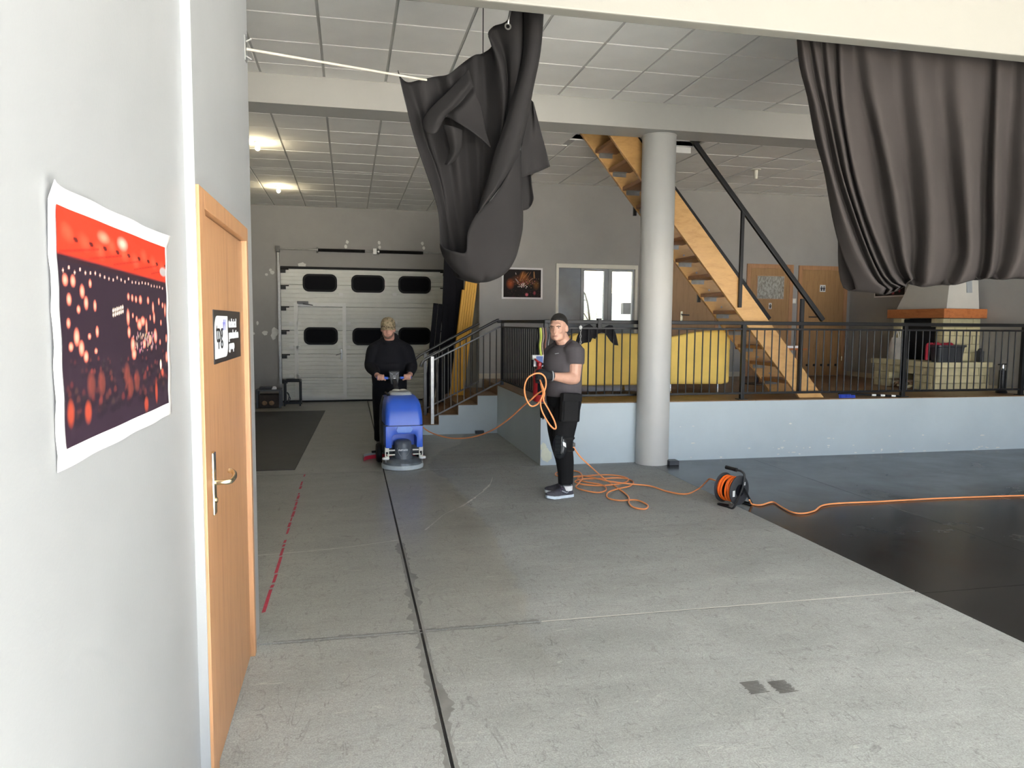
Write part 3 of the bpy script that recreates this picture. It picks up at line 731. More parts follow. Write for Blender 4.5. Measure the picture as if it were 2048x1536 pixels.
q = ony(1617, 634, YB); build(MB().tube([(q.x, YB-.018, q.z), (q.x, YB-.07, q.z), (q.x+.12, YB-.07, q.z)], .011, 8), 'lever', 'steel_dark', d5)
for z in (2.46, 1.05): build(MB().cyl((8.90, YB-.035, z-.04), (8.90, YB-.035, z+.04), .012, n=10), 'hinge', 'brass', d5)
q = ony(1587, 602, YB); sw = build(MB().box(q.x-.045, q.x+.045, YB-.016, YB, q.z-.045, q.z+.045), 'light_switch', 'cream_frame', None, 0, .004, label='cream light switch between the two oak doors', cat='switch')
build(MB().box(q.x-.025, q.x+.025, YB-.021, YB-.014, q.z-.03, q.z+.03), 'rocker', 'white_plastic', sw, 0, .002)

# ---- outside the window: sunlit scrub bank and a parked white van
rows = []
for i in range(14):
    y = 13.2+i*.7; rows.append([Vector((-1+j*1.1 if True else 0, y+.25*math.sin(j*1.7+i), -.1+.34*i+.18*math.sin(j*2.1+i*1.3))) for j in range(18)])
for r in rows:
    for p in r: p.x += 3.2
struct(MB().grid(rows), 'ground_bank', 'bank_scrub', smooth=60)
rb = random.Random(4)
for k in range(5):
    x = 4.05+k*.26; y = 13.9+(k*5 % 6)*.42; z0 = (y-13.2)/.7*.34-.15; pts = [Vector((x, y, z0))]
    for s in range(5): pts.append(pts[-1]+Vector((rb.uniform(-.28, .28), rb.uniform(-.15, .15), rb.uniform(.32, .6))))
    tr_ = empty('bare_shrub', pts[0], 'leafless shrub outside the window', 'shrub', 'leafless shrubs on the bank outside the window')
    build(MB().tube(catmull(pts, 3), [.03-.0015*i for i in range(16)], 5), 'stem', 'branch' if k % 3 else 'branch_green', tr_)
    for b_ in range(7):
        a = pts[rb.randint(1, 5)]; q = a+Vector((rb.uniform(-.45, .45), rb.uniform(-.15, .15), rb.uniform(-.1, .5)))
        build(MB().tube([a, a.lerp(q, .5)+Vector((0, 0, .06)), q], [.011, .008, .004], 4), 'twig', 'branch', tr_)

van = empty('parked_van', (6.25, 14.9, .35), 'white van parked outside the window', 'van')
vb = [(0, 0), (1.9, 0), (1.9, 1.95), (.55, 1.95), (.30, 1.82), (.12, 1.1), (0, .9)]
build(MB().prism(vb, (5.62, 14.2, .55), (1, 0, 0), (0, 0, 1), (0, 1.5, 0)), 'body', 'van_white', van, 0, .05)
build(MB().box(5.40, 5.58, 14.15, 14.30, 1.85, 2.08).tube([(5.56, 14.24, 1.95), (5.68, 14.26, 1.86)], .02, 6), 'mirror', 'dark_plastic', van, 0, .01)
build(MB().prism([(.62, 1.30), (1.7, 1.30), (1.7, 1.85), (.75, 1.85)], (5.62, 14.195, .55), (1, 0, 0), (0, 0, 1), (0, .01, 0)), 'side_window', 'van_white', van, 0)
for x in (5.95, 7.1): build(MB().lathe([(.3, 0), (.3, .2)], (x, 14.2, .62), (0, 1, 0), 20), 'wheel', 'black_rubber', van)
struct(MB().box(4.9, 9.0, 13.9, 16.0, -.1, .33), 'ground_drive', 'ground_gravel')
# ============================================================ RAILINGS
YRL = 8.345
XSR = 2.235
rl = empty('platform_railing', (5.6, YRL, ZP), 'black metal railing with upright bars along the platform edge', 'railing')
XE = 9.03
build(MB().box(XSR-.02, XE, YRL-.021, YRL+.021, 1.655, 1.70), 'top_rail', 'black_metal', rl, 0, .006)
build(MB().box(XSR, XE, YRL-.012, YRL+.012, 1.592, 1.616), 'mid_rail', 'black_metal', rl, 0, .003)
build(MB().box(XSR, XE, YRL-.014, YRL+.014, .795, .822), 'bottom_rail', 'black_metal', rl, 0, .003)
posts = [XSR, 4.768, 7.085, 8.96]
for x in posts:
    pp = build(MB().box(x-.025, x+.025, YRL-.025, YRL+.025, ZP, 1.66), 'post', 'black_metal', rl, 0, .004)
    build(MB().box(x-.06, x+.06, YRL-.05, YRL+.05, ZP, ZP+.010), 'foot_plate', 'black_metal', pp, 0)
bal = meshof(MB().lathe([(.0085, 0), (.0085, .78)], n=8), 'baluster', 'black_metal', 40)
x = XSR+.1045
while x < XE-.02:
    if all(abs(x-q) > .04 for q in posts): inst(bal, 'baluster', rl, (x, YRL, .815))
    x += .1045
# side railing along the left platform edge
rs = empty('side_railing', (XSR, 9.6, ZP), 'black metal railing with close upright bars running along the platform side above the steps', 'railing')
build(MB().box(XSR-.02, XSR+.02, YRL+.026, 10.87, 1.657, 1.698), 'top_rail', 'black_metal', rs, 0, .005)
build(MB().box(XSR-.011, XSR+.011, YRL+.026, 10.87, 1.585, 1.607), 'mid_rail', 'black_metal', rs, 0, .003)
build(MB().box(XSR-.012, XSR+.012, YRL+.026, 10.87, .790, .814), 'bottom_rail', 'black_metal', rs, 0, .003)
pp = build(MB().box(XSR-.02, XSR+.02, 10.83, 10.87, ZP, 1.66), 'post', 'black_metal', rs, 0, .003)
y = YRL+.12
while y < 10.80:
    inst(bal, 'baluster', rs, (XSR, y, .81)); y += .111
def stair_rail(Y, x_top, label, gl):
    r = empty('stair_railing', (1.19, Y, SZ[0]), label, 'railing')
    slope = (1.677-1.194)/(2.122-1.227)
    def zt(x): return 1.194+(x-1.227)*slope
    pts = [(1.02, Y, 1.005), (1.035, Y, 1.06), (1.08, Y, 1.11), (1.15, Y, zt(1.15)), (1.5, Y, zt(1.5)), (min(2.12, x_top), Y, zt(min(2.12, x_top)))]
    if x_top > 2.2: pts += [(2.17, Y, 1.678), (x_top, Y, 1.678)]
    build(MB().tube(catmull(pts, 5), .021, 10), 'handrail', 'steel_dark', r)
    xe = min(2.20, x_top)
    def zm(x): return 1.098+(x-1.197)*.4955
    def zb(x): return .277+(x-1.226)*.4995
    build(MB().bar((1.20, Y, zm(1.20)), (xe, Y, zm(xe)), .02, .02), 'mid_rail', 'steel_dark', r, 0)
    build(MB().bar((1.20, Y, zb(1.20)), (xe, Y, zb(xe)), .022, .022), 'bottom_rail', 'steel_dark', r, 0)
    build(MB().box(1.165, 1.215, Y-.02, Y+.02, SZ[0], 1.16), 'newel_post', 'steel' if gl else 'steel_dark', r, 0, .004)
    if x_top > 2.2:
        build(MB().bar((xe, Y, zb(xe)), (x_top, Y, .80), .022, .022), 'bottom_rail', 'steel_dark', r, 0); build(MB().bar((xe, Y, zm(xe)), (x_top, Y, 1.595), .02, .02), 'mid_rail', 'steel_dark', r, 0)
    k = 0; x = 1.27
    while x < xe-.02:
        build(MB().cyl((x, Y, zb(x)), (x, Y, zm(x)), .0085, n=8), 'baluster', 'steel' if k < 5 else 'steel_dark', r); x += .098; k += 1
    return r
stair_rail(10.85+.03, XSR, 'steel handrail with upright bars on the open side of the tiled steps', 1)
stair_rail(11.93, 2.07, 'steel handrail with upright bars on the steps beside the leaning boards', 0)

# ============================================================ WOODEN STAIRCASE
ws = empty('wooden_staircase', (5.8, 8.78, ZP), 'steep open pine staircase with brown treads rising from the platform', 'staircase')
SL = 1.19
def xs_lo(z): return 5.633-(z-.724)/SL
ZT = 4.35
for (y0, y1) in ((8.42, 8.465), (9.075, 9.12)):
    poly = [(xs_lo(ZP), ZP), (xs_lo(ZP)+.35, ZP), (xs_lo(ZT)+.35, ZT), (xs_lo(ZT), ZT)]
    sg_ = build(MB().prism(poly, (0, y0, 0), (1, 0, 0), (0, 0, 1), (0, y1-y0, 0)), 'stringer', 'stair_pine', ws, 0, .004)
STEP = .222
for k in range(1, 15):
    z = ZP+STEP*k
    if z > 4.1: break
    xa = xs_lo(z)+.03
    t_ = build(MB().box(xa, xa+.285, 8.466, 9.074, z-.045, z), 'tread', 'tread_brown', ws, 0, .005)
    for (ya, yb) in ((8.467, 8.51), (9.03, 9.073)):
        build(MB().box(xa+.05, xa+.23, ya, yb, z-.050, z-.045).box(xa+.05, xa+.23, ya if ya < 8.6 else yb-.005, ya+.005 if ya < 8.6 else yb, z-.10, z-.045), 'bracket', 'steel', t_, 0)
    build(MB().lathe([(.012, 0), (.012, .004)], (xa+.12, 9.070, z+.05), (0, 1, 0), 10), 'bolt', 'steel', t_)
def zrail(x): return 1.726+(5.897-x)*(3.831-1.726)/(5.897-4.065)
for (Y, xa, xb, ps) in ((8.395, 5.90, 3.70, ((4.73, 1.87),)), (9.145, 5.60, 3.35, ((4.55, 1.95), (3.62, 3.05)))):
    off = 0 if Y < 9 else -.345
    hr = build(MB().bar((xa, Y, zrail(xa-off*0)+(0 if Y < 9 else 0)) if Y < 9 else (xa, Y, 1.738), (xb, Y, zrail(xb)) if Y < 9 else (xb, Y, 1.738+(xa-xb)*1.165), .045, .055), 'handrail', 'black_metal', ws, 0, .005)
    for (x, zb_) in ps:
        zt_ = zrail(x) if Y < 9 else 1.738+(xa-x)*1.165
        build(MB().box(x-.02, x+.02, Y-.018, Y+.018, zb_, zt_), 'rail_post', 'black_metal', ws, 0, .003)
build(MB().box(5.575, 5.62, 8.375+.0, 8.415, .80, 1.99), 'newel_post', 'black_metal', ws, 0, .004)

# ============================================================ FIREPLACE
fp = empty('fireplace', (8.55, 9.45, ZP), 'corner fireplace of cream stone blocks with an orange wooden mantel and plaster hood', 'fireplace')
FX0, FX1, FY0, FY1 = 8.13, XR-.003, 8.95, 10.2
UX0, UY0 = 8.40, 9.16
HZ = 1.085
rb = random.Random(11)
def stone(a, b, c, d, e, f): build(MB().box(a, b, c, d, e, f), 'stone', 'stone_cream', fp, 0, .004)
build(MB().box(FX0+.06, FX1, FY0+.06, 9.349, ZP, HZ-.02).box(FX0+.06, FX1, 9.861, FY1-.03, ZP, HZ-.02).box(FX0+.06, FX1, 9.349, 9.861, .957, HZ-.02).box(FX0+.48, FX1, 9.349, 9.861, ZP, .957), 'hearth_core', 'stone_top', fp, 0)
# hearth stones: near side (faces the hall) and front (faces the room, with the log arch)
for r in range(3):
    z0 = ZP+.002+r*.112; z1 = z0+.108; x = FX0+(.0 if r % 2 == 0 else -.0)
    cuts = [FX0]+[FX0+.1+i*.21+(r % 2)*.1 for i in range(5) if FX0+.1+i*.21+(r % 2)*.1 < FX1-.08]+[FX1]
    for a, b in zip(cuts, cuts[1:]): stone(a, b-.004, FY0-rb.uniform(0, .008), FY0+.06, z0, z1)
    cy = [FY0+.06+i*.17 for i in range(8)]; cy[-1] = FY1
    for a, b in zip(cy, cy[1:]):
        m_ = (a+b)/2-9.58
        if abs(m_) < .30 and (r == 0 or (r == 1 and abs(m_) < .24)): continue
        stone(FX0-rb.uniform(0, .008), FX0+.06, a+.002, b-.002, z0, z1)
build(MB().box(FX0-.05, FX1, FY0-.05, FY1+.03, HZ-.015, 1.147), 'hearth_slab', 'stone_top', fp, 0, .008)
# upper stone surround with the firebox opening towards the room
for r in range(5):
    z0 = 1.149+r*.125; z1 = z0+.121
    o = (r % 2)*.09
    cuts = [UX0]+[UX0+.12+i*.2+o for i in range(4) if UX0+.12+i*.2+o < FX1-.10]+[FX1]
    for a, b in zip(cuts, cuts[1:]): stone(a, b-.004, UY0-rb.uniform(0, .008), UY0+.13, z0, z1)
    stone(UX0-rb.uniform(0, .008), UX0+.14, FY1-.22, FY1-.05, z0, z1)
    if r == 4: stone(UX0, UX0+.14, UY0+.135, UY0+.22, z0, z1)
build(MB().box(UX0+.16, FX1, UY0+.13, FY1-.05, 1.149, 1.77), 'firebox', 'soot', fp, 0)
build(MB().box(UX0+.03, UX0+.16, UY0+.14, FY1-.23, 1.152, 1.76), 'firebox_door', 'black_rubber', fp, 0, .01)
build(MB().box(8.31, 8.40, 9.05, FY1, 1.776, 1.912).box(8.40, FX1, 9.05, 9.16, 1.776, 1.912).box(8.40, FX1, 9.16, FY1, 1.79, 1.90), 'mantel', 'mantel_wood', fp, 0, .006)
a = [(8.41, 9.12), (8.97, 9.12), (8.97, 10.12), (8.41, 10.12)]; b = [(8.62, 9.25), (8.97, 9.25), (8.97, 9.62), (8.62, 9.62)]
hood = build(MB().rings([[Vector((x, y, 1.912)) for x, y in a], [Vector((x, y, 3.1)) for x, y in b], [Vector((x, y, 3.975)) for x, y in b]]), 'hood', 'hood_plaster', fp, 0)
build(MB().box(8.971, FX1, 9.25, 9.95, 1.912, 3.975), 'chimney_breast', 'grey_paint', fp, 0)
def hy(z): return 9.12+.13*(z-1.912)/(3.1-1.912)
vx0, vx1 = 8.76, 8.85
build(MB().add([(x, hy(z)+dy, z) for dy in (-.012, .02) for x, z in ((vx0, 2.145), (vx1, 2.145), (vx1, 2.40), (vx0, 2.40))], [(0, 1, 2, 3), (7, 6, 5, 4), (0, 4, 5, 1), (1, 5, 6, 2), (2, 6, 7, 3), (3, 7, 4, 0)]), 'vent_grille', 'pvc_grey', hood, 0)
# logs in the arch
for k in range(15):
    a = rb.uniform(-.5, .5); y = 9.435+(k % 5)*.085+rb.uniform(-.015, .015); z = ZP+.03+(k//5)*.042; L = rb.uniform(.06, .1)
    c = Vector((FX0+.03+rb.uniform(-.03, .05), y, z)); d_ = Vector((math.cos(a)*.6, math.sin(a), rb.uniform(-.1, .25)))*L
    build(MB().tube([c-d_, c, c+d_], [.019, .022, .018], 7), 'firewood_stick', 'log_wood' if k % 3 else 'stone_top', None, 40, label='split firewood stick heaped before the arch under the stone hearth', cat='firewood', group='firewood heap at the fireplace')
# things on the hearth
SLZ = 1.147
bag = empty('tote_bag', (8.25, 9.88, SLZ), 'white cloth tote bag standing on the stone hearth', 'bag')
def sec(cx, cy, z, rx, ry, n=20, ph=0): return [Vector((cx+rx*math.cos(2*math.pi*k/n), cy+ry*math.sin(2*math.pi*k/n)*(1+.10*math.sin(3*2*math.pi*k/n+z*9)), z)) for k in range(n)]
build(MB().rings([sec(8.25, 9.88, SLZ, .055, .20), sec(8.25, 9.88, SLZ+.12, .06, .19), sec(8.25, 9.88, SLZ+.24, .045, .15), sec(8.25, 9.89, SLZ+.33, .02, .11)]), 'bag_body', 'bag_white', bag, 60)
for s_ in (-1, 1): build(MB().tube(catmull([(8.25+.01*s_, 9.83, SLZ+.32), (8.25+.02*s_, 9.85, SLZ+.42), (8.25+.02*s_, 9.90, SLZ+.44), (8.25+.01*s_, 9.95, SLZ+.32)], 5), .007, 6), 'handle', 'bag_white', bag)
tub = empty('black_tub', (8.36, 9.03, SLZ), 'black plastic tub on the hearth with red cloth hanging out', 'tub')
def rsec(x0, x1, y0, y1, z, r=.05):
    return [Vector((x0+px, y0+py, z)) for px, py in rrect(x1-x0, y1-y0, (r, r, r, r), 5)]
build(MB().rings([rsec(8.16, 8.56, 8.925, 9.10, SLZ), rsec(8.135, 8.585, 8.905, 9.13, SLZ+.21), rsec(8.115, 8.605, 8.89, 9.145, SLZ+.22), rsec(8.115, 8.605, 8.89, 9.145, SLZ+.245), rsec(8.15, 8.57, 8.915, 9.12, SLZ+.24), rsec(8.16, 8.56, 8.93, 9.10, SLZ+.15)]), 'tub_body', 'dark_plastic', tub, 50)
mb = MB()
for k in range(6): mb.ball((8.17+k*.045, 9.03+.03*math.sin(k*2), SLZ+.235+.015*math.sin(k*1.7)), (.05, .06, .035))
melt(mb, 'red_cloth', 'red_cloth', tub, .01, 3)
build(MB().tube(catmull([(8.16, 9.07, SLZ+.255), (8.10, 9.09, SLZ+.245), (8.09, 9.09, SLZ+.14), (8.10, 9.10, SLZ+.03)], 4), .022, 8), 'red_strap', 'red_cloth', tub)
sp_ = build(MB().box(8.86, 8.93, 8.94, 9.02, SLZ, SLZ+.16).ball((8.895, 8.98, SLZ+.16), (.033, .036, .04)), 'small_speaker', 'dark_plastic', None, 30, .01, label='small black speaker standing on the right end of the hearth', cat='speaker')
can = empty('metal_stand', (8.93, 8.62, ZP), 'black metal stand with a chrome knob beside the fireplace', 'stand')
build(MB().lathe([(.0, 0), (.07, 0), (.075, .02), (.05, .05), (.045, .32), (.0, .33)], (8.93, 8.62, ZP), n=20), 'stand_body', 'black_metal', can)
build(MB().lathe([(.0, 0), (.022, .0), (.03, .03), (.02, .07), (0, .08)], (8.93, 8.62, ZP+.33), n=16), 'knob', 'chrome', can)
build(MB().tube([(8.85, 8.62, ZP+.40), (8.98, 8.62, ZP+.405)], .009, 8), 'cross_bar', 'black_metal', can)

# ============================================================ POSTERS
def paint(w, h, f, W, Hh):
    """print colours on a fine grid: returns vertex positions (u,v) and colours"""
    u, v = np.meshgrid(np.linspace(0, 1, W), np.linspace(0, 1, Hh)); return u, v, f(u, v)
def poster(name, o, ux, uy, w, h, border, colf, W, Hh, label, nrm, curl=0.0, parent=None):
    o, ux, uy, nrm = map(Vector, (o, ux, uy, nrm))
    p = empty(name, o+ux*w/2, label, 'poster')
    n1, n2 = 28, 16
    def wav(a, b):
        e = max(abs(a-.5)*2, abs(b-.5)*2)
        return .0025+curl*(.006*math.sin(a*19+b*3)*max(0, e-.8)*5+.004*math.sin(b*31)*max(0, abs(a-.5)*2-.85)*6+(.035*max(0, 1-math.hypot(a, (1-b)*1.2)/.16)**2 if curl else 0)+.03*max(0, 1-math.hypot(1-a, 1-b)/.12)**2)
    rows = [[o+ux*(w*i/n1)+uy*(h*j/n2)+nrm*wav(i/n1, j/n2) for i in range(n1+1)] for j in range(n2+1)]
    sh = build(MB().grid(rows), 'sheet', 'paper_white', p, 60); solid(sh, .0012)
    u, v, C = paint(w, h, colf, W, Hh)
    bu, bv = border/w, border/h
    vs_ = []
    for j in range(Hh):
        for i in range(W):
            a, b = bu+u[j, i]*(1-2*bu), bv+v[j, i]*(1-2*bv); vs_.append(o+ux*(w*a)+uy*(h*b)+nrm*(wav(a, b)+.0026))
    me = bpy.data.meshes.new('print'); off = wloc(p)
    me.from_pydata([tuple(q-off) for q in vs_], [], [(j*W+i, j*W+i+1, (j+1)*W+i+1, (j+1)*W+i) for j in range(Hh-1) for i in range(W-1)])
    at = me.color_attributes.new('print', 'FLOAT_COLOR', 'POINT')
    at.data.foreach_set('color', np.concatenate([C.reshape(-1, 3), np.ones((W*Hh, 1))], 1).ravel().astype(np.float32))
    me.materials.append(MATS['poster_print']); finish(me, 180)
    q = bpy.data.objects.new('printed_image', me); COL.objects.link(q); q.parent = p
    return p
def G(u, v, cu, cv, su, sv): return np.exp(-((u-cu)/su)**2-((v-cv)/sv)**2)
def D(u, v, cu, cv, su, sv, soft=.25): return np.clip((1-np.hypot((u-cu)/su, (v-cv)/sv))/soft, 0, 1)
def over(C, m, col): return C*(1-m[..., None])+np.array(col)*m[..., None]
def concert(u, v):
    r = np.random.RandomState(5)
    C = np.ones(u.shape+(3,))*np.array((.022, .012, .022))
    C = over(C, np.clip((.42-v)*2, 0, 1)*.5, (.035, .018, .035))
    top = np.clip((v-(.80-.03*u))/.015, 0, 1); C = over(C, top, (.55, .035, .015))
    for k in range(9):   # light and dark panels of the red canopy
        cu = .08+.11*k; C = over(C, top*D(u+.25*(v-.85), v, cu, .9-.02*(k % 3), .05, .05, .8)*.6, (.85, .10, .05))
        C = over(C, top*D(u+.35*(v-.85), v, cu+.05, .88, .018, .012), (.10, .01, .01))
    for k in range(5): C = over(C, top*np.clip(1-np.abs(v-(.83+.2*(u-.1-.2*k)))/.008, 0, 1)*(np.abs(u-.2*k-.15) < .14)*.8, (.22, .012, .01))
    C = over(C, top*D(u, v, .33, .93, .06, .035, .8), (.95, .25, .16)); C = over(C, top*D(u, v, .5, .93, .06, .04, .8), (1, .45, .35)); C = over(C, top*D(u, v, .97, .84, .05, .03), (.35, .32, .32))
    C = over(C, np.clip(1-np.abs(v-(.79-.03*u))/.012, 0, 1)*.8, (.03, .01, .012))
    for k in range(26):
        C = over(C, D(u, v, .03+k*.037, .745-.01*u[0, 0]+r.uniform(-.012, .012), .007, .009, .6), (1, .55, .45))
    for (cu, cv, su, sv) in [(.04, .70, .022, .030), (.09, .70, .02, .03), (.06, .62, .018, .03), (.15, .66, .02, .035), (.175, .61, .018, .035), (.12, .58, .015, .02), (.21, .70, .013, .022), (.24, .60, .014, .03), (.05, .52, .015, .025), (.10, .46, .022, .045), (.13, .41, .022, .04), (.16, .37, .02, .03), (.06, .42, .018, .022), (.19, .46, .014, .016), (.25, .48, .014, .03), (.235, .39, .014, .015), (.54, .66, .014, .022), (.58, .655, .013, .022), (.62, .65, .014, .022), (.67, .65, .02, .028), (.76, .65, .016, .025), (.82, .61, .014, .04), (.83, .55, .014, .04), (.9, .65, .013, .025), (.95, .63, .012, .02), (.53, .55, .018, .05), (.535, .47, .018, .035), (.58, .56, .01, .015), (.62, .54, .012, .02), (.65, .51, .03, .035), (.69, .53, .03, .03), (.73, .50, .014, .05), (.78, .55, .01, .02), (.84, .44, .025, .05), (.57, .40, .025, .05), (.58, .35, .028, .035), (.70, .40, .02, .03), (.77, .42, .02, .03), (.98, .60, .012, .05), (.985, .30, .014, .04), (.985, .42, .01, .03), (.92, .52, .012, .02), (.9, .40, .012, .02)]:
        C = over(C, D(u, v, cu, cv, su, sv, .5), (.95, .20, .13)); C = over(C, D(u, v, cu, cv, su*.7, sv*.7, .9)*.8, (1, .42, .33))
    for k in range(12): C = over(C, D(u, v, .39+(k % 6)*.018, .56+(k//6)*.022+.004*(k % 6), .008, .011, .4), (1, .75, .62))
    for k in range(60): C = over(C, D(u, v, r.uniform(.58, .86), r.uniform(.36, .46), .006, r.uniform(.006, .02), .5)*.8, (r.uniform(.4, .8), r.uniform(.2, .45), r.uniform(.2, .4)))
    for k in range(110):
        cv = r.uniform(.12, .37); s_ = .009+(.37-cv)*.045; cu = r.uniform(0, 1)
        C = over(C, D(u, v, cu, cv, s_, s_*1.5, .5)*r.uniform(.15, .7), (.16*r.uniform(.2, 1.6), .035, .03)); C = over(C, D(u, v, cu, cv-s_*1.6, s_*1.8, s_*1.3, .5)*.8, (.016, .010, .018))
    for (cu, cv) in ((.19, .24), (.27, .235), (.50, .25), (.53, .18), (.60, .20)):
        C = over(C, D(u, v, cu, cv, .036, .07, .6)*.8, (.20, .045, .035)); C = over(C, D(u, v, cu+.012, cv-.01, .022, .05, .6)*.6, (.12, .03, .025))
    for (cu, cv, su, sv) in ((.04, .14, .03, .07), (.16, .12, .03, .06), (.83, .10, .02, .08), (.70, .05, .03, .05)): C = over(C, D(u, v, cu, cv, su, sv, .5)*.8, (.42, .06, .03))
    C = over(C, D(u, v, .90, .26, .014, .035, .4), (1, .85, .6)); C = over(C, D(u, v, .92, .21, .02, .03, .5), (.45, .08, .05))
    return np.clip(C, 0, 1)
def stage(u, v):
    r = np.random.RandomState(9); C = np.ones(u.shape+(3,))*np.array((.012, .008, .008))
    C = over(C, D(u, v, .5, .62, .34, .22, 1)*.55, (.30, .085, .02)); C = over(C, D(u, v, .18, .48, .12, .22, 1)*.8, (.45, .09, .02)); C = over(C, D(u, v, .53, .78, .12, .18, 1)*.7, (.45, .16, .03)); C = over(C, D(u, v, .87, .45, .10, .2, 1)*.7, (.25, .10, .02))
    for (x0, y0, x1, y1, w, c) in ((.52, .92, .44, .6, .018, (.6, .25, .08)), (.66, .90, .52, .68, .012, (.7, .3, .12)), (.73, .92, .60, .62, .010, (.5, .22, .1)), (.81, .93, .82, .7, .02, (.8, .4, .15)), (.32, .66, .39, .54, .012, (.7, .75, .8)), (.76, .68, .68, .58, .008, (.9, .6, .45)), (.32, .88, .33, .82, .012, (.8, .7, .65))):
        t = np.clip(((u-x0)*(x1-x0)+(v-y0)*(y1-y0))/((x1-x0)**2+(y1-y0)**2), 0, 1); d = np.hypot(u-x0-t*(x1-x0), v-y0-t*(y1-y0)); C = over(C, np.clip(1-d/(w*(.5+t)), 0, 1)*(1-.6*t), c)
    for k in range(90):
        a, b = r.normal(.55, .16), r.normal(.52, .08); C = over(C, D(u, v, a, b, r.uniform(.004, .012), r.uniform(.008, .03), .5)*.7, (r.uniform(.4, .8), r.uniform(.12, .4), r.uniform(.05, .25)))
    for k in range(26): C = over(C, D(u, v, r.normal(.54, .06), r.normal(.43, .04), .012, .018, .4)*.85, (.85, .72, .66))
    for k in range(80): C = over(C, D(u, v, r.uniform(.1, 1), r.uniform(.02, .28), .012, .02, .6)*.5, (r.uniform(.02, .12), r.uniform(.01, .05), .03))
    C = over(C, D(u, v, .62, .10, .05, .07, .5), (.55, .12, .15)); C = over(C, D(u, v, .83, .16, .04, .09, .6)*.8, (.30, .05, .07))
    return np.clip(C, 0, 1)
poster('concert_poster', (XN, 1.44, 1.388), (0, 1, 0), (0, 0, 1), .865, .512, .036, concert, 240, 150, 'large concert crowd poster in red light on the pale wall by the door', (1, 0, 0), .45)
poster('stage_poster', (2.475, YB, 2.055), (1, 0, 0), (0, 0, 1), .70, .52, .03, stage, 110, 84, 'concert stage poster with orange lights on the wall beside the window', (0, -1, 0))
poster('dark_poster', (XR, 11.45, 2.15), (0, -1, 0), (0, 0, 1), .76, .50, .025, stage, 60, 40, 'dark poster in white border beside the fireplace hood', (-1, 0, 0))

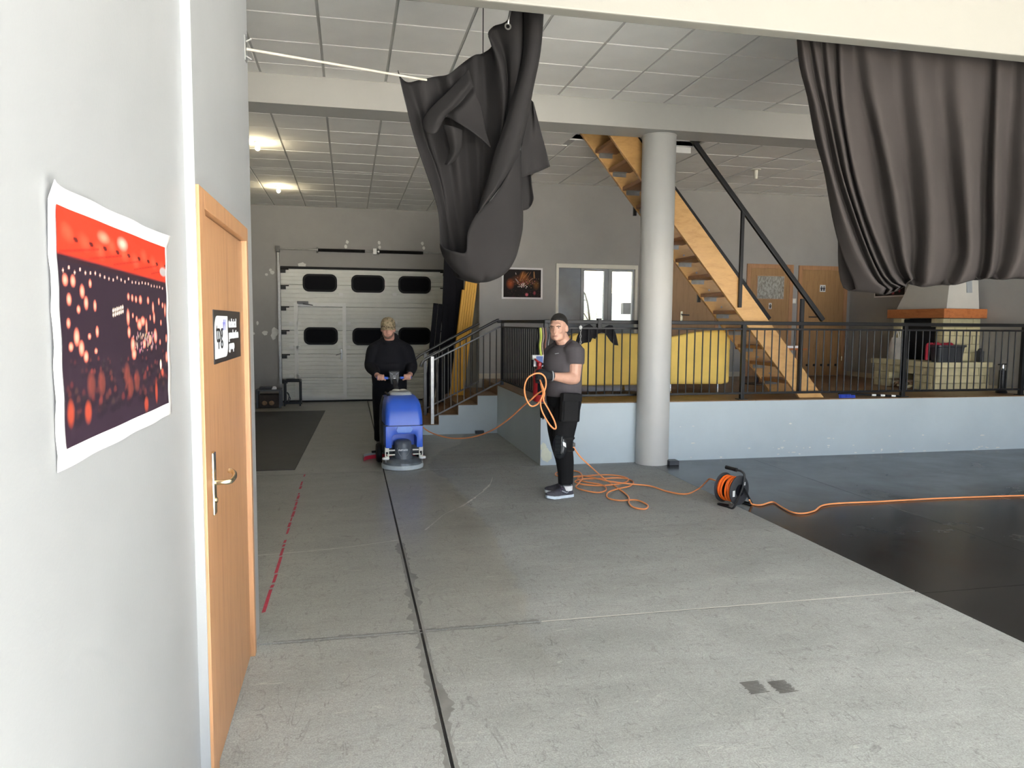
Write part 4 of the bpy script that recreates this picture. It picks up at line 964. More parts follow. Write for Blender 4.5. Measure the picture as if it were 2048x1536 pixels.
# ============================================================ CURTAINS
def cpx(x, y, Y): return ony(x, y, Y)
def guides(lines, rows=34, sub=5):
    L = [resample(catmull(l, 5), rows) for l in lines]
    cols = []
    for r in range(rows):
        cols.append(catmull([l[r] for l in L], sub))
    return MB().grid(cols)
CY2 = 4.22
def c2(pts, d):
    out = [cpx(1540+.3647*x, 40+.3646*y, CY2+d*(.5+.5*min(1, i/3))) for i, (x, y) in enumerate(pts)]
    out[0] = out[0]+Vector((0, 0, .10)); e = out[-1]
    return out+[e+Vector((.0, .05, -.025)), e+Vector((0, .13, .0)), e+Vector((0, .19, .16)), e+Vector((0, .21, .6)), e+Vector((0, .20, 1.0))]
cl2 = [([(140, 108), (160, 240), (205, 420), (245, 640), (295, 820), (320, 960), (350, 1120), (400, 1300), (470, 1460)], .07),
 ([(165, 110), (200, 260), (255, 480), (300, 700), (350, 900), (410, 1100), (480, 1280), (560, 1420), (625, 1475)], -.035),
 ([(195, 112), (240, 300), (290, 520), (340, 760), (400, 980), (470, 1180), (540, 1350), (600, 1450), (645, 1485)], .045),
 ([(225, 115), (280, 330), (330, 560), (380, 800), (440, 1000), (510, 1200), (580, 1370), (635, 1455), (665, 1483)], -.04),
 ([(265, 118), (310, 400), (345, 600), (400, 860), (470, 1080), (545, 1280), (610, 1405), (660, 1462), (690, 1475)], .04),
 ([(300, 120), (340, 380), (385, 620), (430, 860), (495, 1080), (570, 1290), (635, 1415), (685, 1455), (710, 1468)], -.045),
 ([(345, 122), (375, 380), (410, 620), (455, 860), (520, 1090), (600, 1310), (660, 1425), (705, 1455), (728, 1462)], .035),
 ([(385, 130), (400, 380), (435, 640), (490, 900), (560, 1130), (640, 1330), (690, 1425), (728, 1450), (745, 1455)], -.06),
 ([(440, 140), (480, 350), (530, 560), (580, 800), (610, 1000), (650, 1180), (700, 1370), (745, 1430), (760, 1440)], .08),
 ([(540, 150), (580, 400), (640, 700), (690, 950), (720, 1150), (740, 1300), (762, 1390), (772, 1412), (778, 1425)], -.06),
 ([(670, 160), (700, 400), (730, 650), (755, 900), (780, 1100), (792, 1250), (780, 1370), (785, 1400), (795, 1418)], .085),
 ([(790, 165), (830, 450), (870, 750), (890, 1000), (890, 1200), (882, 1320), (875, 1400), (872, 1425), (870, 1440)], -.08),
 ([(910, 172), (930, 400), (950, 600), (975, 850), (1000, 1050), (1015, 1250), (985, 1350), (965, 1405), (955, 1432)], .075),
 ([(1050, 185), (1060, 450), (1080, 700), (1090, 950), (1100, 1150), (1100, 1300), (1082, 1370), (1070, 1405), (1060, 1428)], -.075),
 ([(1185, 195), (1190, 400), (1185, 600), (1175, 850), (1172, 1100), (1170, 1250), (1163, 1330), (1155, 1375), (1150, 1405)], .07),
 ([(1260, 200), (1250, 450), (1240, 700), (1235, 950), (1235, 1150), (1225, 1300), (1218, 1350), (1212, 1382), (1210, 1400)], -.06),
 ([(1330, 205), (1320, 450), (1300, 700), (1290, 950), (1275, 1150), (1262, 1300), (1250, 1350), (1245, 1380), (1242, 1395)], .07),
 ([(1420, 210), (1425, 450), (1420, 700), (1415, 950), (1395, 1150), (1370, 1290), (1350, 1350), (1335, 1380), (1330, 1400)], -.07),
 ([(1510, 220), (1520, 450), (1520, 700), (1500, 950), (1480, 1150), (1450, 1290), (1420, 1350), (1400, 1380), (1390, 1395)], .06),
 ([(1640, 232), (1640, 450), (1650, 700), (1640, 950), (1620, 1150), (1600, 1290), (1580, 1360), (1570, 1385), (1560, 1400)], -.06),
 ([(1760, 240), (1770, 450), (1770, 700), (1760, 950), (1750, 1150), (1740, 1290), (1730, 1360), (1720, 1385), (1720, 1400)], .06)]
cur2 = empty('looped_curtain', cpx(1820, 560, CY2), 'wide brown-grey curtain looped up in folds under the cream lintel', 'curtain')
o = build(guides([c2(*q) for q in cl2], 46, 6), 'curtain_cloth', 'curtain_outer', cur2, 180); solid(o, .004)
a, b = cpx(1585, 95, CY2+.08), cpx(2250, 170, CY2+.08)
build(MB().tube([Vector((2.75, CY2+.05, 3.42)), Vector((6.0, CY2+.05, 3.42))], .012, 8), 'curtain_rod', 'black_metal', cur2)

CY1 = 4.42
cur1 = empty('hanging_curtain', cpx(960, 540, CY1), 'black curtain bunched up and hanging like a sack from its rod', 'curtain')
def c1(pts, d):
    n = len(pts); out = [cpx(760+.3777*x, .3776*y, CY1+(d if not isinstance(d, (list, tuple)) else d[0]+(d[1]-d[0])*i/(n-1))) for i, (x, y) in enumerate(pts)]
    if pts[0][1] < 80: out[0] = out[0]+Vector((0, 0, .14))      # runs up behind the lintel
    return out
A = [([(95, 372), (130, 520), (180, 720), (240, 900), (300, 1080), (315, 1180), (320, 1300)], (.0, .02)),
 ([(112, 412), (165, 560), (215, 740), (270, 900), (318, 1060), (335, 1180), (345, 1325)], (.05, .06)),
 ([(150, 436), (200, 580), (240, 740), (300, 900), (325, 990), (350, 1160), (375, 1345)], (.10, .12)),
 ([(230, 418), (250, 600), (275, 760), (320, 900), (350, 1040), (375, 1200), (405, 1350)], (.05, .14)),
 ([(300, 405), (330, 560), (330, 700), (365, 860), (385, 1000), (405, 1170), (430, 1355)], (.12, .16)),
 ([(365, 392), (395, 520), (385, 640), (410, 820), (425, 980), (440, 1150), (455, 1350)], (.03, .17)),
 ([(430, 340), (455, 480), (450, 620), (455, 780), (470, 950), (482, 1110), (475, 1290)], (.14, .16)),
 ([(500, 292), (505, 470), (510, 650), (520, 820), (520, 1000), (512, 1140), (492, 1240)], (.10, .12)),
 ([(540, 284), (555, 450), (560, 650), (550, 820), (545, 1000), (525, 1130), (500, 1200)], (.16, .10)),
 ([(592, 245), (605, 450), (620, 650), (600, 800), (572, 950), (545, 1080), (512, 1170)], (.08, .06)),
 ([(572, 182), (640, 350), (655, 550), (640, 720), (605, 850), (565, 1000), (515, 1140)], (.0, .03)),
 ([(600, 140), (665, 320), (675, 520), (648, 700), (610, 820), (567, 985), (515, 1132)], (.07, .0)),
 ([(680, 100), (692, 300), (692, 480), (655, 680), (612, 800), (568, 970), (515, 1128)], (.0, -.03)),
 ([(720, 70), (735, 300), (712, 480), (660, 660), (614, 790), (570, 955), (515, 1122)], (-.02, -.07)),
 ([(775, 60), (768, 260), (722, 475), (668, 655), (620, 790), (574, 955), (517, 1122)], (.03, -.05)),
 ([(830, 60), (800, 260), (750, 465), (700, 645), (650, 790), (595, 955), (518, 1124)], (.05, -.06))]
o = build(guides([c1(*q) for q in A], 40, 5), 'lining', 'curtain_black', cur1, 180); solid(o, .004)
B = [([(760, 62), (760, 260), (712, 480), (660, 660), (614, 790), (570, 955), (515, 1120)], (-.02, -.10)),
 ([(800, 60), (785, 260), (735, 470), (690, 640), (640, 790), (585, 960), (517, 1122)], (-.08, -.13)),
 ([(840, 60), (815, 260), (770, 460), (722, 640), (680, 790), (625, 950), (519, 1125)], (-.10, -.15)),
 ([(862, 62), (842, 250), (797, 470), (757, 640), (715, 790), (655, 930), (522, 1128)], (-.08, -.15)),
 ([(870, 62), (852, 250), (808, 480), (778, 640), (738, 800), (685, 920), (525, 1132)], (.02, -.12))]
o = build(guides([c1(*q) for q in B], 36, 6), 'front_fold', 'curtain_black', cur1, 180); solid(o, .005)
Cg = [([(318, 1292), (322, 1320), (342, 1370), (378, 1420), (420, 1458)], (.03, .02)),
 ([(350, 1318), (358, 1350), (378, 1400), (408, 1440), (440, 1466)], (-.05, -.02)),
 ([(395, 1332), (405, 1370), (425, 1420), (452, 1452), (480, 1477)], (-.10, -.06)),
 ([(455, 1334), (470, 1370), (490, 1412), (512, 1450), (532, 1483)], (-.13, -.10)),
 ([(465, 1230), (502, 1300), (532, 1370), (562, 1430), (590, 1474)], (-.13, -.12)),
 ([(515, 1128), (560, 1230), (602, 1320), (632, 1390), (648, 1448)], (-.14, -.12)),
 ([(600, 1045), (640, 1170), (672, 1270), (692, 1340), (697, 1398)], (-.14, -.10)),
 ([(680, 918), (705, 1080), (726, 1200), (730, 1290), (724, 1345)], (-.12, -.06)),
 ([(735, 800), (746, 1000), (751, 1130), (751, 1200), (748, 1245)], (-.06, .02)),
 ([(745, 820), (752, 1000), (756, 1130), (754, 1190), (750, 1225)], (.06, .14)),
 ([(740, 850), (742, 1000), (744, 1130), (738, 1180), (730, 1215)], (.18, .24))]
lines = []
for q in Cg:
    l = c1(*q); e = l[-1]; lines.append(l+[e+Vector((.0, .06, -.012)), e+Vector((-.01, .16, .02)), e+Vector((-.02, .24, .16)), e+Vector((-.02, .26, .4))])
o = build(guides(lines, 40, 6), 'sack_bottom', 'curtain_black', cur1, 180); solid(o, .005)
Dg = [([(800, 530), (772, 640), (748, 790), (742, 942)], (.02, .05)), ([(806, 535), (800, 680), (782, 800), (780, 930)], (.08, .04)), ([(810, 540), (825, 680), (828, 800), (838, 910)], (.04, .09)), ([(812, 545), (850, 690), (878, 790), (900, 882)], (.08, .05))]
o = build(guides([c1(*q) for q in Dg], 20, 5), 'side_flap', 'curtain_black', cur1, 180); solid(o, .004)
Eg = [([(745, 920), (750, 1000), (752, 1060), (756, 1116)], .10), ([(775, 920), (782, 1000), (785, 1060), (785, 1106)], .14), ([(798, 925), (806, 1000), (813, 1050), (803, 1082)], .11)]
o = build(guides([c1(*q) for q in Eg], 14, 5), 'lower_flap', 'curtain_black', cur1, 180); solid(o, .004)
Fg = [([(470, 370), (350, 495), (255, 590), (222, 650)], (.02, -.01)), ([(478, 395), (370, 525), (270, 630), (245, 700)], (.0, -.08)), ([(486, 425), (385, 550), (315, 620), (300, 700)], (-.02, -.10)), ([(495, 455), (410, 560), (360, 600), (345, 622)], (.0, -.02)), ([(505, 485), (440, 570), (400, 605), (412, 650)], (-.03, -.09)), ([(518, 520), (485, 590), (475, 640), (492, 702)], (-.02, -.07)), ([(535, 560), (550, 640), (562, 705), (585, 780)], (.02, -.02))]
o = build(guides([c1(*q) for q in Fg], 20, 6), 'ruffle', 'curtain_black', cur1, 180); solid(o, .006)
Gg = [([(335, 660), (362, 750), (372, 800), (345, 872)], (-.03, .0)), ([(385, 670), (400, 760), (395, 820), (362, 872)], (-.08, -.03)), ([(435, 690), (432, 770), (412, 825), (382, 862)], (-.03, .02))]
o = build(guides([c1(*q) for q in Gg], 16, 6), 'inner_fold', 'curtain_black', cur1, 180); solid(o, .006)
# eyelet with its hook, rod with wall plate, and the wire
p = c1([(676, 142)], -.03)[0]
q = build(MB().tube([p+Vector((.016*math.cos(t*.5236), -.006, .016*math.sin(t*.5236))) for t in range(12)], .005, 6, True), 'eyelet', 'steel', cur1)
build(MB().tube(catmull([p+Vector((0, -.012, .012)), p+Vector((.004, -.02, .05)), p+Vector((.02, -.01, .12)), p+Vector((.03, .0, .20))], 4), .006, 6), 'hook', 'steel', cur1)
r0 = onx(490, 107, XW-.01); r0.y = 3.97; r0 = Vector((XW+.004, 3.955, r0.z)); r1 = cpx(853, 160, CY1+.06)
rod = empty('curtain_rod', r0, 'thin pale metal rod running from the wall corner to the black curtain', 'rod')
build(MB().cyl(r0, r1, .0068, n=10), 'rod', 'rod_cream', rod)
pl = build(MB().box(XW, XW+.004, 3.93, 3.975, r0.z-.06, r0.z+.06), 'wall_plate', 'steel', rod, 0)
for s_ in (-1, 1): build(MB().tube([(XW+.004, 3.955, r0.z+.035*s_), (XW+.03, 3.955, r0.z+.05*s_)], .005, 6), 'plate_hook', 'steel', pl)
t0, t1 = cpx(966, 108, CY1+.12), None
build(MB().cyl(t0, (t0.x, t0.y, ZF), .003, n=6), 'suspension_wire', 'black_metal', None, label='thin black wire hanging from the ceiling to the black curtain', cat='wire')

# ============================================================ BOARDS LEANING BY THE STEPS
def lean(name, mat, b, t, w, th, label, group):
    b, t = Vector(b), Vector(t); d = (t-b).normalized(); wy = Vector((0, 1, 0)); nx = wy.cross(d).normalized(); wy = d.cross(nx)
    R = Matrix((nx, wy, d)).transposed()
    return build(MB().obox((b+t)/2, (w, th, (t-b).length), R), name, mat, None, 0, .003, label=label, cat='board', group=group)
YP = ['shorter yellow plank at the black-board end of the yellow row', 'long yellow plank right beside the shorter yellow one', 'long yellow plank in the middle of the yellow row, left of its centre', 'long yellow plank in the middle of the yellow row', 'long yellow plank second from the wall corner', 'long yellow plank standing closest to the wall corner']
YP[2] = 'long yellow plank second from the shorter yellow one'
for k in range(6):
    xb, xt = 1.650+k*.0375, 1.882+k*.040 if k else 1.857
    lean('yellow_plank', 'plank_yellow', (xb, 12.26-.004*k, SZ[2]+.003), (xt, 12.28-.004*k, 2.20 if k == 0 else 2.43), .0365, .10, YP[k]+', on the tiled steps', 'yellow planks')
TB = ['tall black board standing beside the sectional door track', 'tall black board in the middle of the three tall ones', 'tall black board standing behind the yellow planks']
for k in range(3):
    lean('black_board', 'board_black', (1.54+k*.115, 12.50, SZ[1]+.006 if k < 1 else SZ[2]+.006), (1.635+k*.115, 12.52, 2.97), .1145, .05, TB[k], 'tall black boards')
SB = ['short black board at the outer end of the tiled steps', 'short black board second from the outer end of the steps', 'short black board next to the tall black boards']
for k in range(3):
    lean('black_board', 'board_black', (1.225+k*.10, 12.22+.01*k, SZ[0]+.006 if k < 1 else SZ[1]+.006), (1.40+k*.085, 12.26+.01*k, 1.97-.01*k), .078, .04, SB[k], 'short black boards')
# ============================================================ FURNITURE ON THE PLATFORM
def armchair(name, c, rz, w, hb, label, tilt=0):
    s = empty(name, Vector((c[0], c[1], ZP)), label, 'sofa', rz=rz)
    def L(mb): 
        for i, v in enumerate(mb.v): mb.v[i] = v+Vector((c[0], c[1], ZP))
        return mb
    z0 = .12
    n = 10; rows = []
    bk = []
    for t in (-.5, -.47, -.35, -.2, 0, .2, .35, .47, .5):
        pass
    prof = [(-w/2+.05, z0), (w/2-.05, z0), (w/2+.03, z0+.5), (w/2+.02, hb-.05+tilt), (w/2-.05, hb+tilt), (0, hb+tilt*.5), (-w/2+.05, hb-tilt), (-w/2-.02, hb-.05-tilt), (-w/2-.03, z0+.5)]
    build(L(MB().prism(prof, (0, 0, 0), (1, 0, 0), (0, 0, 1), (0, .16, 0))), 'backrest', 'sofa_yellow', s, 40, .03, seg=3)
    build(L(MB().box(-w/2+.02, w/2-.02, .14, .78, z0, .42)), 'seat', 'sofa_yellow', s, 40, .04, seg=3)
    for sx in (-1, 1): build(L(MB().box(sx*w/2-.07, sx*w/2+.07, .10, .80, z0, .60)), 'armrest', 'sofa_yellow', s, 40, .05, seg=3)
    for sx in (-1, 1):
        for y in (.05, .70): build(L(MB().lathe([(.028, 0), (.018, .02), (.016, z0+.02)], (sx*(w/2-.12), y, 0), n=12)), 'foot', 'chrome', s)
    return s
armchair('yellow_sofa', (3.36, 9.17), 0, 1.10, .80, 'yellow sofa seen from behind, under the bat-wing cloth')
armchair('yellow_armchair', (4.56, 9.20), math.radians(-7), .90, .80, 'yellow armchair with a sloping back standing beside the staircase', .055)
for k in range(1): pass
rad = empty('radiator', (4.15, YB-.06, ZP+.15), 'pale radiator under the window on the platform', 'radiator')
for k in range(16): build(MB().box(3.52+k*.08, 3.59+k*.08, YB-.10, YB-.03, ZP+.14, ZP+.64), 'fin', 'cream_frame', rad, 0, .008)
build(MB().cyl((3.5, YB-.05, ZP+.60), (4.82, YB-.05, ZP+.60), .016, n=8).cyl((3.5, YB-.05, ZP+.18), (4.82, YB-.05, ZP+.18), .016, n=8), 'pipe', 'cream_frame', rad)
tb = empty('bar_table', (6.45, 10.5, ZP), 'small red-topped table with a dark leg behind the staircase', 'table')
build(MB().box(6.0, 6.95, 10.25, 10.75, 1.27, 1.30), 'table_top', 'mantel_wood', tb, 0, .004)
build(MB().cyl((6.25, 10.5, ZP+.02), (6.25, 10.5, 1.27), .03, n=12), 'leg', 'black_metal', tb)
build(MB().lathe([(.2, 0), (.2, .01), (.05, .03)], (6.25, 10.5, ZP), n=20), 'base', 'black_metal', tb)
build(MB().box(6.04, 6.90, 10.30, 10.55, 1.30, 1.335), 'paper_stack', 'paper_white', None, 0, .004, label='white papers lying on the red-topped table', cat='papers')

# bat-wing cloth with its clamp
bat = empty('bat_cloth', (3.05, YRL+.04, 1.35), 'black bat-wing shaped cloth clamped to the railing above the yellow sofa', 'decoration')
out = [(1149, 697), (1156, 672), (1164, 655), (1178, 648), (1190, 657), (1200, 658), (1206, 656), (1218, 650), (1224, 651), (1232, 670), (1237, 691), (1228, 690), (1220, 682), (1214, 672), (1210, 666), (1204, 665), (1196, 668), (1191, 678), (1184, 676), (1180, 684), (1168, 686), (1158, 692)]
P = [ony(x, y, YRL+.05) for x, y in out]
ctr = sum(P, Vector())/len(P)
n_ = len(P); fr_ = [p+Vector((0, .02*math.sin(p.x*22), 0)) for p in P]
bm_ = MB().add(fr_+[p+Vector((0, .008, 0)) for p in fr_], [tuple(range(n_)), tuple(range(n_, 2*n_))[::-1]]+[(i, (i+1) % n_, n_+(i+1) % n_, n_+i) for i in range(n_)])
o = build(bm_, 'wings', 'bat_cloth', bat, 0); tm_ = o.modifiers.new('t', 'TRIANGULATE')
q = ony(1198, 655, YRL); build(MB().box(q.x-.022, q.x+.022, YRL-.03, YRL+.04, 1.60, 1.72), 'clamp', 'black_metal', bat, 0, .004)
# straps, box and extinguisher by the railing corner behind the man
for k, (x, m_, w_) in enumerate(((1080, 'hi_vis', .03), (1085, 'strap_pink', .016), (1090, 'strap_brown', .02), (1075, 'board_black', .02), (1096, 'pad_black', .022))):
    X_ = ony(x, 660, YRL).x
    nm = {'hi_vis': 'yellow-green strap', 'strap_pink': 'pale pink strap', 'strap_brown': 'brown strap', 'board_black': 'black strap', 'pad_black': 'wide black strap'}[m_]
    build(MB().tube(catmull([(X_, YRL-.018, 1.605), (X_+.006, YRL-.028, 1.5), (X_-.006, YRL-.032, 1.40), (X_+.004, YRL-.034, 1.30-.02*k), (X_+.012, YRL-.030, 1.26)], 4), w_/2, 6), 'hanging_strap', m_, None, label=nm+' hanging on the railing by the fire extinguisher', cat='strap', group='straps on the railing')
q = ony(1078, 723, YRL-.06)
bx_ = empty('tool_box', (q.x, YRL-.03, 1.10), 'blue and white carton hung on the railing corner', 'box')
build(MB().box(q.x-.075, q.x+.085, YRL-.046, YRL-.010, q.z-.06, q.z+.075), 'carton', 'label_white', bx_, 0, .004)
build(MB().box(q.x-.03, q.x+.05, YRL-.049, YRL-.045, q.z-.05, q.z+.06), 'blue_print', 'label_blue', bx_, 0)
build(MB().box(q.x-.078, q.x-.06, YRL-.048, YRL-.012, q.z-.062, q.z+.02), 'dark_edge', 'board_black', bx_, 0)
q = ony(1079, 770, YRL-.10)
ex = empty('fire_extinguisher', (q.x, YRL-.082, q.z-.17), 'red fire extinguisher hung on the railing corner behind the man with cable', 'extinguisher')
ez = q.z-.19
build(MB().lathe([(.0, 0), (.065, .0), (.072, .02), (.072, .30), (.06, .35), (.03, .38), (.022, .40)], (q.x, YRL-.082, ez), n=24), 'cylinder', 'extinguisher_red', ex)
build(MB().lathe([(.074, .08), (.074, .24)], (q.x+.004, YRL-.082, ez), n=24), 'label_band', 'board_black', ex)
build(MB().lathe([(.02, .40), (.03, .41), (.03, .45), (.012, .46)], (q.x, YRL-.082, ez), n=14).tube([(q.x, YRL-.082, ez+.45), (q.x-.06, YRL-.105, ez+.49)], .012, 6), 'valve', 'extinguisher_red', ex)
build(MB().tube(catmull([(q.x+.02, YRL-.082, ez+.43), (q.x+.09, YRL-.095, ez+.42), (q.x+.10, YRL-.105, ez+.3), (q.x+.085, YRL-.115, ez+.16)], 5), .011, 8), 'hose', 'black_rubber', ex)
# white chain with carabiner on the railing
q = ony(1161, 655, YRL-.02)
ch = empty('white_chain', (q.x, YRL-.026, 1.5), 'short pale chain with a white hook hanging on the railing beside the bat-wing cloth', 'chain')
build(MB().ball((q.x, YRL-.026, q.z), (.02, .016, .024)), 'hook', 'white_plastic', ch)
for k in range(6):
    z = q.z-.03-k*.036; pts = []
    for t in range(10):
        a = t*.6283; d_ = Vector((.009*math.cos(a), 0, .022*math.sin(a))) if k % 2 == 0 else Vector((0, .009*math.cos(a), .022*math.sin(a))); pts.append(Vector((q.x, YRL-.026, z))+d_)
    build(MB().tube(pts, .0035, 5, True), 'link', 'steel', ch)
# broom lying on the platform edge
br = empty('push_broom', (6.3, 8.33, ZP), 'broom with blue bristles and a black and white handle lying on the platform edge', 'broom')
a, b = ony(1676, 786, 8.31), ony(1708, 786, 8.31)
build(MB().box(a.x, b.x, 8.277, 8.312, ZP+.050, ZP+.066), 'brush_head', 'black_metal', br, 0, .004)
for k in range(13):
    x = a.x+.008+(b.x-a.x-.016)*k/12; build(MB().tube([(x, 8.296, ZP+.052), (x+.006, 8.290, ZP+.002)], [.009, .011], 6), 'bristle_tuft', 'brush_blue', br)
h0, h1 = Vector((b.x-.06, 8.296, ZP+.050)), Vector((7.0, 8.286, ZP+.016))
build(MB().cyl(h0, h1, .013, n=10), 'handle', 'black_metal', br)
for t in (.42, .60, .82): build(MB().cyl(h0.lerp(h1, t), h0.lerp(h1, t+.085), .0145, n=10), 'handle_band', 'white_plastic', br)
# sockets
p = onz(1348, 931); build(MB().box(p.x-.055, p.x+.065, p.y, p.y+.12, 0, .055), 'floor_socket_box', 'dark_plastic', None, 0, .006, label='black floor socket box beside the round column', cat='socket box')
p = onz(957, 866); build(MB().box(p.x-.065, p.x+.065, YS0-.07, YS0-.003, 0.003, .05), 'cable_socket_box', 'dark_plastic', None, 0, .006, label='small dark box on the floor against the side of the steps', cat='socket box')

# ============================================================ ITEMS BY THE GARAGE DOOR
sv = empty('dark_crate', (-1.5, 14.75, .006), 'dark crate with blackened top, standing beside the sectional door', 'crate')
cx0, cx1, cyy = -1.74, -1.28, 14.62
build(MB().box(cx0, cx1, cyy, cyy+.40, .33, .36).box(cx0, cx0+.04, cyy, cyy+.04, .006, .33).box(cx1-.04, cx1, cyy, cyy+.04, .006, .33).box(cx0, cx0+.04, cyy+.36, cyy+.40, .006, .33).box(cx1-.04, cx1, cyy+.36, cyy+.40, .006, .33), 'frame', 'steel_dark', sv, 0, .003)
build(MB().box(cx0+.05, cx1-.05, cyy+.06, cyy+.34, .01, .26), 'box', 'crate_brown', sv, 0, .01)
for k in range(2): build(MB().ball((cx0+.15+k*.13, cyy+.05, .10), (.05, .03, .045)), 'knob', 'log_wood', sv)
build(MB().box(cx0+.06, cx0+.28, cyy+.08, cyy+.3, .36, .405), 'flat_case', 'dark_plastic', None, 0, .008, label='flat dark case lying on top of the dark crate', cat='case')
build(blob((cx0+.33, cyy+.12, .362), (1, 0, 0), (0, .5, .85), .045, 5, d=.03), 'crumpled_paper', 'paper_white', None, 0, label='crumpled white paper on top of the dark crate', cat='paper')
fr = empty('metal_rack', (-1.1, 15.1, 0), 'low black metal frame rack standing before the sectional door', 'rack')
fx0, fx1, fy0, fy1 = -1.25, -.955, 15.0, 15.32
for x in (fx0, fx1):
    for y in (fy0, fy1): build(MB().box(x-.015, x+.015, y-.015, y+.015, 0, .50), 'upright', 'black_metal', fr, 0)
for z in (.06, .49):
    build(MB().box(fx0, fx1, fy0-.013, fy0+.013, z-.02, z+.02).box(fx0, fx1, fy1-.013, fy1+.013, z-.02, z+.02).box(fx0-.013, fx0+.013, fy0, fy1, z-.02, z+.02).box(fx1-.013, fx1+.013, fy0, fy1, z-.02, z+.02), 'crossbars', 'black_metal', fr, 0)
build(MB().tube(catmull([(fx0+.05, 15.1, .06), (fx0+.08, 15.1, .2), (fx0+.04, 15.12, .26), (fx0+.10, 15.1, .14), (fx0+.06, 15.08, .08)], 5), .010, 6), 'coiled_wire', 'steel_dark', fr)

# ============================================================ CEILING FITTINGS
for k, (x, y, lb) in enumerate(((-1.138, 10.31, 'lit ceiling spot lamp hanging over the black rubber mat'), (-1.166, 13.55, 'lit ceiling spot lamp nearer to the sectional door'))):
    lp = empty('spot_lamp', (x, y, ZR-.12), lb, 'lamp', 'lit spot lamps')
    build(MB().lathe([(.05, .0), (.05, -.02), (.018, -.03), (.018, -.06)], (x, y, ZR-.006), n=18), 'base', 'white_plastic', lp)
    build(MB().ball((x, y, ZR-.085), .032), 'bulb', 'bulb_glow', lp)
    ld = bpy.data.lights.new('lamp_light', 'POINT'); ld.energy = 2.2; ld.color = (1, .84, .52); ld.shadow_soft_size = .035
    lo = bpy.data.objects.new('lamp_light', ld); COL.objects.link(lo); lo.parent = lp; lo.location = Vector((x, y, ZR-.145))-wloc(lp)
q = onz(1512, 338, ZR)
sm = empty('ceiling_sensor', (q.x, q.y, ZR-.1), 'small white sensor hanging from the rear ceiling tiles', 'sensor')
build(MB().lathe([(.07, 0), (.07, -.008), (.028, -.012), (.028, -.13), (.02, -.14), (0, -.14)], (q.x, q.y, ZR-.006), n=18), 'sensor_body', 'cream_frame', sm)
build(MB().box(4.16, 4.41, 9.205, 9.30, ZR-.085, ZR-.006), 'batten_lamp', 'white_plastic', None, 0, .006, label='white batten light on the ceiling at the edge of the stair opening', cat='lamp')
# ============================================================ FLOOR SCRUBBER
SO = Vector((.592, 8.215, 0))
SR = math.radians(2.6)
scr = empty('floor_scrubber', SO, 'blue walk-behind floor scrubber with grey motor and round brush deck', 'scrubber', rz=SR)
def SL_(mb):
    for i, v in enumerate(mb.v): mb.v[i] = Vector(v)+SO
    return mb
def sbuild(mb, name, mat, parent=scr, smooth=40, bevel=0, seg=2): return build(SL_(mb), name, mat, parent, smooth, bevel, seg=seg)
sbuild(MB().lathe([(.20, .012), (.236, .006), (.240, .03), (.236, .052), (.20, .055)], (0, .24, 0), n=48), 'brush_skirt', 'skirt_grey')
sbuild(MB().lathe([(.225, .05), (.222, .075), (.195, .10), (.12, .125), (.0, .13)], (0, .24, 0), n=40), 'brush_deck', 'deck_grey')
sbuild(MB().lathe([(.205, .003), (.215, .03), (.215, .05), (0, .05)], (0, .24, 0), n=32), 'brush', 'brush_blue')
mo = sbuild(MB().lathe([(.115, .10), (.112, .13), (.106, .15), (.100, .27), (.096, .30), (.082, .315), (.06, .325), (0, .327)], (0, .20, 0), n=32), 'motor_housing', 'motor_grey')
mm = MB()
for s_ in (-1, 1): mm.tube(catmull([(s_*.075, .123, .245), (s_*.06, .105, .19), (s_*.03, .096, .15)], 5), .003, 6)
sbuild(mm, 'housing_rib', 'deck_grey', mo)
bp = textmesh('numatic', .034, Matrix.Translation(SO) @ Matrix(((1, 0, 0, -.062), (0, 0, 1, .0945), (0, 1, 0, .213), (0, 0, 0, 1))), 'lettering', 'label_white', mo, .0006, ext=.004, sx=1.0)
for s_ in (-1, 1):   # side rollers on their brackets
    rl_ = sbuild(MB().lathe([(.0, .0), (.036, .0), (.040, .006), (.040, .018), (.034, .024), (0, .024)], (s_*.205, .075, .125), n=20), 'bumper_roller', 'white_plastic')
    sbuild(MB().box(s_*.19-.022, s_*.19+.022, .07, .10, .21, .262).box(s_*.19-.022, s_*.19-.012, .075, .095, .14, .215).box(s_*.19+.012, s_*.19+.022, .075, .095, .14, .215).box(s_*.19-.022, s_*.19+.022, .07, .10, .148, .16).box(min(s_*.19, s_*.10), max(s_*.19, s_*.10), .09, .11, .165, .178).box(min(s_*.19, s_*.10), max(s_*.19, s_*.10), .09, .11, .215, .228), 'roller_bracket', 'cream_frame', rl_, 0, .002)
    sbuild(MB().cyl((s_*.205, .075, .09), (s_*.205, .075, .15), .009, n=8), 'roller_pin', 'steel', rl_)
